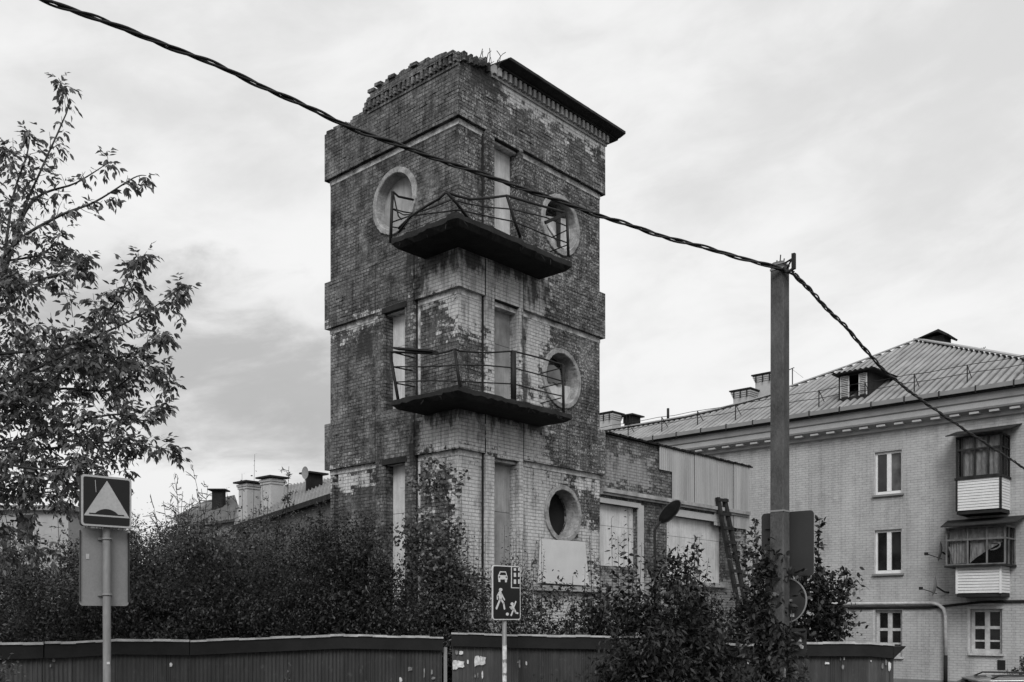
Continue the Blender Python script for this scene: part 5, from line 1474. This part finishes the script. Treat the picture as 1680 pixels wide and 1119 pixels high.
def shrub(name, label, cat, px, D, pytop, wpx, nst=14, ntw=26, nlf=9, L=.055, mat='leaf_shrub', ratio=.5, twl=.35, low=.12, droop=0., depth=.8, hexa=False,
          group=None, base_z=0., lean=(0,0), seed=0, stem_r=.014, top_pow=.5, spread=.7, bare=0., fill=0, fsize=.16, twe=3):
    rs = np.random.default_rng(seed+101)
    b0 = A3(P(px, 0, D)); b0[2] = base_z; H = P(px, pytop, D).z-base_z; W_ = wpx/F*D/2
    th = thing(name, label, cat, tuple(b0), 0, group); lv = Leaves(); st = MB()
    for s in range(nst):
        a = rs.uniform(0, 2*math.pi); r = W_*rs.uniform(0, 1)**.6
        if s == 0: r = 0
        dx, dy = r*math.cos(a), r*math.sin(a)*depth
        hh = H*(1-.45*(r/W_)**2)*(1 if s == 0 else rs.uniform(.6, 1.0))
        p1 = b0+np.array([dx+lean[0]*hh, dy+lean[1]*hh, hh]); p0 = b0+np.array([dx*.25, dy*.25, 0])
        bow = np.array([rs.normal(0,.06)*H*.5, rs.normal(0,.05)*H*.5, 0])+np.array([dx, dy, 0])*.12
        path = along(p0, p1, bow, 9); path[1:-1] += rs.normal(0, .02, (7, 3))
        st.tube([tuple(q) for q in path], list(np.linspace(stem_r, stem_r*.3, 9)), 4, False)
        for k in range(ntw):
            f = low+(1-low)*(k+rs.uniform(0, 1))/ntw
            i = min(int(f*8), 7); q = path[i]+(path[i+1]-path[i])*(f*8-i)
            d = rs.normal(size=3)*np.array([1, 1, .5])+np.array([0, 0, .45]); d /= np.linalg.norm(d)
            l = twl*(1.15-.75*f)*rs.uniform(.5, 1.2)
            if k % twe == 0:
                e = q+d*l; st.tube([tuple(q), tuple(q+d*l*.5+rs.normal(0,.02,3)), tuple(e)], [.006, .004, .002] if twe > 1 else [.011, .009, .006], 3, False)
                if twe == 1: st.tube([tuple(q+d*l*.5), tuple(q+d*l*.5+(d+rs.normal(0,.5,3))*l*.45)], [.008, .005], 3, False)
            if rs.random() >= bare or f < .5: spray(lv, q, d, l, nlf, L, droop, spread, rs=rs)
    if fill:
        # leaf clumps through the whole crown, gathered round side limbs so that the outline stays uneven
        nc = max(9, int(fill/42)); C = []
        for i in range(nc):
            a = rs.uniform(0, 2*math.pi); r = rs.uniform(0, 1)**.5
            C.append((r*W_*math.cos(a), r*W_*math.sin(a)*depth, H*(.25+.75*rs.uniform(0, 1)**.75)*(1-.42*r*r)))
        C = np.array(C)
        k = rs.integers(0, nc, fill); Q = C[k]+rs.normal(0, 1, (fill, 3))*np.array([.17+W_*.05, .17+W_*.05, .17])
        Q[:, 2] = np.clip(Q[:, 2], .05, None); Q[:, 0] += lean[0]*Q[:, 2]
        m = 12; PP = np.repeat(Q, m, axis=0)+rs.normal(0, fsize*.55, (fill*m, 3))+b0
        DD = rs.normal(0, .75, (fill*m, 3))+np.array([0, -.1, .15-droop])
        lv.add(PP, DD, L*rs.uniform(.6, 1.2, fill*m))
    st.build('stems', MAT['twig'], th, tuple(b0), fix=False)
    o = lv.build('foliage', MAT[mat], th, tuple(b0), ratio, hexa)
    global NL; NL += len(o.data.polygons)
    return th
def spires(name, label, px, D, tops, L=.09, mat='leaf_dark', ratio=.35, group=None, base_z=0., seed=0, gap=.045, cat='plant', foot=None):
    """tall unbranched herb stalks; tops: (px, py)"""
    rs = np.random.default_rng(seed+7)
    b0 = A3(P(px, 0, D)); b0[2] = base_z; th = thing(name, label, cat, tuple(b0), 0, group); lv = Leaves(); st = MB()
    for tx, ty in tops:
        p1 = A3(P(tx, ty, D+rs.uniform(-.2,.2))); p0 = b0+np.array([(p1[0]-b0[0])*.5, rs.uniform(-.2,.2), 0])
        path = along(p0, p1, np.array([rs.normal(0,.04), 0, 0]), 10); st.tube([tuple(q) for q in path], list(np.linspace(.010, .003, 10)), 4, False)
        H = p1[2]-base_z; n = int(H*.62/gap)
        for k in range(n):
            f = 1-(k/n)*.62; i = min(int(f*9), 8); q = path[i]+(path[i+1]-path[i])*(f*9-i)
            a = k*2.4+rs.uniform(-.3,.3); d = np.array([math.cos(a), math.sin(a)*.8, rs.uniform(-.75, .1)])
            s = L*(.35+.85*min(1, (1-f)/.25))*rs.uniform(.75, 1.15)
            nl = 1 if f > .75 else 2
            for j in range(nl):
                dd = d+rs.normal(0,.25,3); lv.add(q[None]+dd[None]*.02, dd[None], np.array([s]))
    st.build('stems', MAT['twig'], th, tuple(b0), fix=False); lv.build('foliage', MAT[mat], th, tuple(b0), ratio, True)
    return th

# ---- the maple at the left edge
P0_ = P
def tree_left():
    rs = np.random.default_rng(5)
    D0 = 13.2; DS = 1.6
    def P(px, py, Y): return P0_(px, py, Y if Y == D0 else Y+DS)
    base = P(-150, 0, D0); base.z = 0
    th = thing('maple_tree', 'tall leafy maple tree with drooping leaves reaching in from the left edge', 'tree', base)
    lv = Leaves(); wood = MB(); limbs = MB(); twg = MB()
    trunk = [base, P(-148,900,D0), P(-140,760,D0), P(-110,640,D0), P(-80,540,D0)]
    wood.tube(catmull(trunk, 5), list(np.linspace(.19, .09, 5*4+1)), 10)
    mains = [
        [(-80,540,D0),(-40,505,11.5),(4,456,11.4),(37,350,11.3),(69,275,11.3),(100,206,11.3),(112,169,11.3),(96,128,11.3)],
        [(-60,520,D0),(19,406,11.1),(94,356,11.0),(156,331,10.9),(219,292,10.9),(240,288,10.9)],
        [(4,456,11.4),(50,334,11.6),(125,300,11.5),(181,265,11.4)],
        [(-80,560,D0),(0,483,10.9),(62,460,10.8),(120,444,10.7),(150,440,10.7)],
        [(-100,620,D0),(-20,585,11.2),(60,575,11.0),(125,562,10.9),(187,500,10.8),(215,444,10.8),(231,419,10.8)],
        [(-100,640,D0),(0,625,11.0),(90,590,10.8),(150,556,10.7),(210,528,10.6),(250,506,10.6),(300,469,10.6)],
        [(-120,680,D0),(0,662,10.8),(60,640,10.6),(120,600,10.6),(200,585,10.6),(272,552,10.5)],
        [(-120,700,D0),(-20,690,11.4),(87,640,11.4),(180,640,11.2),(240,600,11.2),(285,628,11.1)],
        [(-130,760,D0),(0,735,11.0),(100,700,10.7),(187,680,10.6),(240,690,10.6),(262,668,10.6)],
        [(-130,770,D0),(0,745,11.6),(90,735,11.6),(187,725,11.4),(240,732,11.3),(287,738,11.2)],
        [(-100,600,D0),(-60,470,12.0),(-30,380,12.1),(-10,300,12.1),(20,265,12.1)],
        [(-100,600,D0),(-70,440,11.2),(-55,340,11.0),(-10,270,10.9),(10,240,10.9)],
        [(-130,780,D0),(-60,790,11.2),(0,800,11.2),(60,810,11.1),(120,800,11.1)],
        [(-60,520,D0),(-20,440,12.2),(60,420,12.3),(100,400,12.3),(135,430,12.3)],
        [(4,456,11.4),(20,330,12.0),(45,250,12.0),(48,212,12.0)],
        [(-130,780,D0),(-30,760,10.6),(70,770,10.5),(140,765,10.5),(190,790,10.5)],
        [(-110,660,D0),(-40,640,12.3),(60,610,12.4),(140,600,12.4),(200,620,12.3)],
        [(-140,800,D0),(-300,700,11.6),(-420,560,11.6),(-480,420,11.6)],[(-110,640,D0),(-220,480,11.6),(-260,300,11.6),(-280,160,11.6)],
        [(-140,780,D0),(-260,640,12.4),(-330,480,12.6),(-360,330,12.6)],[(-80,540,D0),(-130,380,11.6),(-150,240,11.6),(-120,120,11.7)],
    ]
    def compound(q, d, sc=1.):
        """a drooping leaf of 3 to 7 leaflets"""
        n = rs.integers(3, 7); ln = .15*sc*rs.uniform(.7, 1.2)
        d = d*.6+np.array([0, 0, -.5])+rs.normal(0, .35, 3); d /= np.linalg.norm(d)
        sd_ = np.cross(d, [0, 0, 1.]); sd_ /= max(np.linalg.norm(sd_), .2)
        for k in range(n):
            f = .35+.65*(k//2)/max(1, (n-1)//2); sg_ = (1 if k % 2 else -1) if k < n-1 else 0
            dd = d*.75+sd_*sg_*.75+np.array([0, 0, -.35])+rs.normal(0, .18, 3)
            lv.add((q+d*ln*f)[None], dd[None], np.array([.098*sc*rs.uniform(.75, 1.2)]))
        return q+d*ln
    def twig(q, d, l, nleaf, r=.005):
        pts = [q]; p = q.copy(); dd = d.copy()
        for k in range(4):
            p = p+dd*l/4; dd = dd+rs.normal(0, .18, 3)+np.array([0, 0, .05]); dd /= np.linalg.norm(dd); pts.append(p.copy())
        twg.tube([tuple(x_) for x_ in pts], [r, r*.9, r*.7, r*.6, r*.4], 4, False)
        for k in range(nleaf):
            f = .25+.75*(k+rs.uniform(0, 1))/nleaf; i = min(int(f*4), 3); qq = pts[i]+(pts[i+1]-pts[i])*(f*4-i)
            compound(qq, dd*.6+rs.normal(0, .6, 3))
        return pts
    for mi, m_ in enumerate(mains):
        path = [A3(P(*q)) for q in m_]
        cp_ = [A3(v_) for v_ in catmull([Vector(q) for q in path], 6)]
        n = len(cp_); r0 = .026 if mi < 12 else .024
        limbs.tube([tuple(q) for q in cp_], list(r0*(1-np.linspace(0, 1, n)*.86)), 6, False)
        upper = m_[-1][1] < 360 and mi not in (17, 18, 19, 20)
        acc = 0
        seglen = [np.linalg.norm(cp_[i+1]-cp_[i]) for i in range(n-1)]; tot_ = sum(seglen)
        step = .085 if not upper else .125
        s_ = tot_*.22
        while s_ < tot_:
            c_ = 0; i = 0
            while i < n-2 and c_+seglen[i] < s_: c_ += seglen[i]; i += 1
            f = (s_-c_)/seglen[i]; q = cp_[i]+(cp_[i+1]-cp_[i])*f; dm = cp_[i+1]-cp_[i]; dm /= np.linalg.norm(dm)
            fr_ = s_/tot_
            d = dm*.7+rs.normal(0, .75, 3)+np.array([0, 0, .25]); d /= np.linalg.norm(d)
            l = (.62 if not upper else .34)*(1.15-.8*fr_)*rs.uniform(.5, 1.25)
            twig(q, d, l, int(rs.integers(5, 10)*(1 if not upper else .55)))
            s_ += step*rs.uniform(.6, 1.5)
        for k in range(5): compound(cp_[-1], rs.normal(0, .5, 3))
    # inner mass of the crown, lower left
    for k in range(540):
        px_ = rs.uniform(-320, 205); py_ = rs.uniform(500, 900)
        if px_ > 120 and py_ < 560: continue
        if px_ > 150 and py_ > 780: continue
        if px_ > 110 and py_ > 835: continue
        if px_ > 60 and rs.random() < .25: continue
        q = A3(P(px_, py_, rs.uniform(10.5, 12.9))); d = rs.normal(size=3)+np.array([.35, 0, .1]); d /= np.linalg.norm(d)
        twig(q, d, rs.uniform(.25, .5), int(rs.integers(5, 9)))
    for k in range(130):
        q = A3(P(rs.uniform(-320, 60), rs.uniform(250, 520), rs.uniform(10.8, 12.5)))
        if (q[0] > P(10,0,11.5).x and rs.random() < .5): continue
        d = rs.normal(size=3); d /= np.linalg.norm(d); twig(q, d, rs.uniform(.2, .4), int(rs.integers(3, 6)))
    wood.build('trunk', MAT['bark'], th, tuple(base)); limbs.build('limbs', MAT['bark'], th, tuple(base), fix=False); twg.build('twigs', MAT['twig'], th, tuple(base), fix=False)
    o = lv.build('crown', MAT['leaf_tree'], th, tuple(base), .42, True)
    print('tree leaves', len(o.data.polygons))
tree_left()

G1 = 'shrubs growing behind the fence'
def S_(label, px, D, top, w, **k): return shrub('shrub', label, 'shrub', px, D, top, w, group=G1, **k)
# back row at the left
S_('wispy small-leaved tree crown in the distance above the left shrubs', 285, 30.0, 778, 230, nst=60, ntw=34, nlf=6, L=.08, mat='leaf_mid', seed=60, twl=.7, twe=1, bare=.45, fill=500, fsize=.35)
S_('wispy small-leaved tree crown in the distance behind the left sign', 190, 31.0, 795, 200, nst=50, ntw=34, nlf=6, L=.08, mat='leaf_mid', seed=61, twl=.7, twe=1, bare=.45, fill=500, fsize=.35)
S_('wispy small-leaved tree crown in the distance by the far dark chimney', 372, 33.0, 806, 110, nst=34, ntw=34, nlf=6, L=.08, mat='leaf_mid', seed=62, twl=.6, twe=1, bare=.45, fill=200, fsize=.3)
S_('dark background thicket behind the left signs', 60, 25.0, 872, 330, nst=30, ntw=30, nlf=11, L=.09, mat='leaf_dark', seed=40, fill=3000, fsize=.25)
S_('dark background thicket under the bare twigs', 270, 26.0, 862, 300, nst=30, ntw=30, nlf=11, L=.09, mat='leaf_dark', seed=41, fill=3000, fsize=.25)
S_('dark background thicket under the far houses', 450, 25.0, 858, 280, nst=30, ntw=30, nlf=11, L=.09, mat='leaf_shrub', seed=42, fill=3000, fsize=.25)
S_('loose grey-green shrub behind the two signs on the left post', 60, 17.5, 872, 190, nst=30, ntw=34, nlf=11, L=.07, mat='leaf_mid', seed=1, fill=1500)
S_('dark shrub low at the left edge behind the fence', -60, 16.6, 905, 240, nst=30, ntw=32, nlf=11, L=.065, mat='leaf_shrub', seed=2, fill=1300)
S_('dense dark shrub just right of the left sign post', 225, 17.6, 872, 210, nst=34, ntw=36, nlf=11, L=.075, mat='leaf_mid', seed=3, fill=2200)
S_('tall bare-tipped shrub with thin twigs against the sky', 315, 21.0, 762, 250, nst=80, ntw=34, nlf=5, L=.055, mat='leaf_mid', seed=4, bare=.80, twl=.6, twe=1)
S_('full leafy shrub below the bare thin twigs, right of the left signs', 290, 20.5, 850, 240, nst=34, ntw=34, nlf=11, L=.055, mat='leaf_mid', seed=34, fill=2200)
S_('broad dark shrub below the far dark roof', 345, 18.4, 866, 210, nst=36, ntw=36, nlf=11, L=.075, mat='leaf_mid', seed=5, fill=1700)
S_('finely leaved shrub under the far white chimneys', 420, 19.5, 838, 170, nst=30, ntw=36, nlf=11, L=.05, mat='leaf_mid', seed=6, fill=1400)
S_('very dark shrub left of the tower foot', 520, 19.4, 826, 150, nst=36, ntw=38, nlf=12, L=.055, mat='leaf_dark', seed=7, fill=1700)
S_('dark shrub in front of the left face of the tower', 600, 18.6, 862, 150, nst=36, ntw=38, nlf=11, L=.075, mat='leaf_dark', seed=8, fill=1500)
S_('low spreading shrub at the fence below the birch', 690, 18.5, 925, 210, depth=.3, nst=40, ntw=32, nlf=11, L=.075, mat='leaf_shrub', seed=9, fill=1700)
S_('low dark shrub along the fence by the left sign', 130, 16.6, 960, 260, nst=34, ntw=30, nlf=11, L=.055, mat='leaf_dark', seed=10, fill=1300)
S_('low dark shrub along the fence, midway to the tower', 430, 18.3, 930, 260, nst=44, ntw=32, nlf=12, L=.055, mat='leaf_dark', seed=11, fill=2000)
S_('low shrub behind the residential sign', 830, 18.6, 930, 170, nst=30, ntw=26, nlf=11, L=.055, mat='leaf_shrub', seed=12, fill=900, low=.2)
shrub('ash_sapling', 'slim dark ash sapling rising above the bushes before the far ribbed roof', 'sapling', 474, 18.6, 765, 80, nst=9, ntw=34, nlf=12, L=.09, mat='leaf_dark', ratio=.3, twl=.42, low=.35, seed=13, fill=180, depth=1, droop=.2)
shrub('ash_sapling', 'shorter dark ash sapling touching the left edge of the tower', 'sapling', 530, 18.9, 820, 80, nst=8, ntw=30, nlf=12, L=.09, mat='leaf_dark', ratio=.3, twl=.4, low=.35, seed=14, fill=160, depth=1, droop=.2)
shrub('birch_sapling', 'young birch with small round leaves against the white corner of the tower', 'sapling', 702, 18.8, 752, 130, nst=13, ntw=38, nlf=9, L=.08, mat='leaf_mid', ratio=.85, twl=.55, low=.25, seed=15, fill=420, depth=.6, droop=.45, hexa=True)
shrub('birch_sapling', 'second young birch, shorter, leaning right under the corner of the tower', 'sapling', 742, 18.9, 800, 90, nst=6, ntw=26, nlf=6, L=.075, mat='leaf_mid', ratio=.85, twl=.5, low=.25, seed=16, fill=60, depth=.6, droop=.45, hexa=True)
shrub('ash_sapling', 'pale slender sapling standing up from the bushes before the far dark roof', 'sapling', 352, 18.0, 838, 70, nst=6, ntw=26, nlf=9, L=.09, mat='leaf_mid', ratio=.4, twl=.34, low=.3, seed=50, fill=60, depth=1, droop=.2)
shrub('ash_sapling', 'leafy sapling reaching up before the boarded door of the left tower face', 'sapling', 612, 18.2, 838, 80, nst=6, ntw=26, nlf=9, L=.09, mat='leaf_mid', ratio=.4, twl=.34, low=.3, seed=51, fill=70, depth=1, droop=.2)
shrub('ash_sapling', 'airy sapling just left of the two signs on the left post', 'sapling', 95, 17.5, 850, 90, nst=7, ntw=26, nlf=9, L=.09, mat='leaf_mid', ratio=.4, twl=.4, low=.3, seed=52, fill=70, depth=1, droop=.2)
S_('airy light shrub reaching up before the eave of the far ribbed roof', 440, 18.8, 812, 120, nst=12, ntw=28, nlf=8, L=.06, mat='leaf_mid', seed=53, fill=260)
S_('airy light shrub before the gable of the far dark roof', 300, 18.6, 806, 130, nst=12, ntw=28, nlf=8, L=.055, mat='leaf_mid', seed=54, fill=260)
S_('light shrub between the far houses and the tower edge', 505, 18.6, 842, 90, nst=10, ntw=28, nlf=8, L=.06, mat='leaf_mid', seed=55, fill=160)
G2 = 'tall weeds behind the fence'
spires('tall_weed', 'pair of thin seed stalks standing up against the sky before the white chimneys', 415, 18.5, [(418,745),(397,777),(372,800),(430,790)], L=.085, mat='leaf_dark', ratio=.6, group=G2, seed=1, gap=.10)
spires('tall_weed', 'clump of thin upright weeds before the lowest door of the right face', 790, 18.4, [(768,860),(778,866),(788,864),(797,870)], L=.10, group=G2, seed=2)
spires('tall_weed', 'clump of weeds leaning right just above the residential sign', 838, 18.4, [(838,850),(828,862),(848,868),(842,880),(858,872)], L=.10, group=G2, seed=3)
spires('tall_weed', 'weeds leaning across the left edge of the white board', 872, 18.2, [(888,880),(878,900),(866,905),(893,905)], L=.10, group=G2, seed=4)
spires('tall_weed', 'weeds between the white board and the first annex window', 985, 18.5, [(967,880),(975,905),(985,920),(960,925)], L=.12, ratio=.5, group=G2, seed=5)
spires('tall_weed', 'tallest weeds standing before the first boarded annex window', 1020, 18.2, [(1030,832),(1003,850),(1042,868),(1014,880),(1053,890),(1024,870)], L=.15, ratio=.42, group=G2, seed=6, gap=.05)
S_('loose dark bush before the white brick right of the residential sign', 940, 18.2, 945, 120, nst=18, ntw=26, nlf=9, L=.09, mat='leaf_dark', seed=20, fill=200, low=.35, ratio=.45, droop=.3)
S_('leafy bush under the right corner of the white board', 985, 18.0, 962, 100, nst=14, ntw=26, nlf=9, L=.09, mat='leaf_dark', seed=21, fill=120, low=.3)
spires('tall_weed', 'upright leafy shoots standing before the second annex window', 1100, 17.9, [(1093,872),(1112,892),(1128,905),(1148,880),(1163,915)], L=.15, ratio=.42, group=G2, seed=8, gap=.05)
spires('tall_weed', 'leafy shoots standing before the middle of the left fence bushes', 560, 18.3, [(548,815),(566,838),(585,845),(600,832)], L=.12, ratio=.42, group=G2, seed=9, gap=.05)
# the big bush that hangs over the fence
shrub('lilac_bush', 'big dark bush with drooping pointed leaves hanging over the fence', 'bush', 1098, 17.0, 902, 200, nst=34, ntw=34, nlf=10, L=.13, mat='leaf_glossy', ratio=.38, twl=.5, low=.08, seed=22, fill=330, fsize=.2, droop=.5, depth=.8, hexa=True)
shrub('lilac_bush', 'low dark bush with pointed leaves at the foot of the fence', 'bush', 1070, 15.9, 1000, 150, nst=34, ntw=30, nlf=10, L=.12, mat='leaf_glossy', ratio=.38, twl=.45, low=.05, seed=23, fill=330, fsize=.2, droop=.5, depth=.6, hexa=True)
shrub('maple_sapling', 'small maple sapling with layered leaves before the second annex window', 'sapling', 1140, 17.9, 884, 60, nst=6, ntw=26, nlf=10, L=.11, mat='leaf_dark', ratio=.4, twl=.34, low=.5, seed=24, droop=.45, hexa=True)
S_('dark bush at the foot of the ladder', 1150, 19.0, 962, 150, nst=30, ntw=34, nlf=10, L=.08, mat='leaf_dark', seed=25, fill=900, ratio=.45)
S_('narrow dark bush between the ladder and the utility pole', 1238, 17.6, 850, 56, nst=10, ntw=34, nlf=9, L=.10, mat='leaf_dark', seed=26, fill=160, ratio=.55, low=.4)
S_('dark bush spreading to the right of the pole signs', 1325, 18.6, 880, 120, nst=20, ntw=34, nlf=10, L=.11, mat='leaf_dark', seed=27, fill=420, ratio=.6, low=.35, hexa=True)
shrub('bird_cherry', 'upright leafy branches reaching up beside the large sign back', 'bush', 1345, 18.2, 852, 50, nst=5, ntw=36, nlf=9, L=.11, mat='leaf_dark', ratio=.6, twl=.28, low=.4, seed=28, hexa=True, depth=1)
shrub('bird_cherry', 'leafy branch leaning right over the fence top before the house wall', 'bush', 1350, 18.0, 940, 90, nst=8, ntw=34, nlf=9, L=.11, mat='leaf_dark', ratio=.6, twl=.28, low=.4, seed=29, hexa=True, lean=(.12,0))
S_('small light shrub in front of the fence right of the utility pole', 1322, 15.8, 1072, 90, nst=14, ntw=18, nlf=7, L=.09, mat='leaf_mid', seed=30, ratio=.5)
S_('sparse weed shrub in front of the left fence', 480, 15.9, 1082, 70, nst=7, ntw=10, nlf=6, L=.05, mat='leaf_mid', seed=31)
S_('leafy shrub at the lower right corner before the house', 1690, 22.0, 1040, 70, nst=14, ntw=22, nlf=9, L=.10, mat='leaf_mid', seed=32, ratio=.4, droop=.3)
S_('pale leafy shrub at the lower left corner before the fence', -25, 13.2, 1050, 110, nst=18, ntw=18, nlf=9, L=.07, mat='leaf_mid', seed=33, fill=120)

# climbing plant on the concrete pole
def vine():
    rs = np.random.default_rng(77); b0 = UF.o; th = thing('climbing_vine', 'dark climbing vine wrapped round the lower part of the concrete pole', 'vine', b0)
    lv = Leaves(); st = MB()
    for s in range(26):
        a0 = rs.uniform(0, 6.28); H = P(0, rs.uniform(905, 1080), PD).z; n = 14; pts = []
        for k in range(n):
            f = k/(n-1); a = a0+f*rs.uniform(1, 3); rr = .14+.06*math.sin(f*9+s)
            pts.append(np.array([b0.x+rr*math.cos(a)-.05, b0.y+rr*math.sin(a)*.8-.02, H*f]))
        st.tube([tuple(q) for q in pts], .006, 4, False)
        for k in range(2, n):
            for j in range(3):
                d = rs.normal(size=3)+np.array([-.75, -.35, 0.]); d /= np.linalg.norm(d)
                if pts[k][2] < 1.35 and rs.random() < .35: continue
                spray(lv, pts[k], d, rs.uniform(.12, .34), 7, .10, .45, .6, rs=rs)
    st.build('stems', MAT['twig'], th, tuple(b0), fix=False); lv.build('foliage', MAT['leaf_dark'], th, tuple(b0), .45, True)
vine()
def grass():
    rs = np.random.default_rng(9); n = 42000
    X = rs.uniform(-16, 20, n); Y = rs.uniform(11.0, 32, n)
    keep = ~((X > -2.5) & (Y > 19.8) & (Y < 30) & (X < 12)); X, Y = X[keep], Y[keep]; n = len(X)
    lv = Leaves(); Dd = rs.normal(0, .35, (n, 3)); Dd[:, 2] = 1
    lv.add(np.stack([X, Y, np.zeros(n)], 1), Dd, rs.uniform(.08, .35, n))
    o = lv.build('grass', MAT['leaf_mid'], None, (0, 0, 0), .07)
    tag(o, 'rough grass growing round the fences and the houses', 'grass', kind='stuff')
grass()
print('shrub leaves', NL)
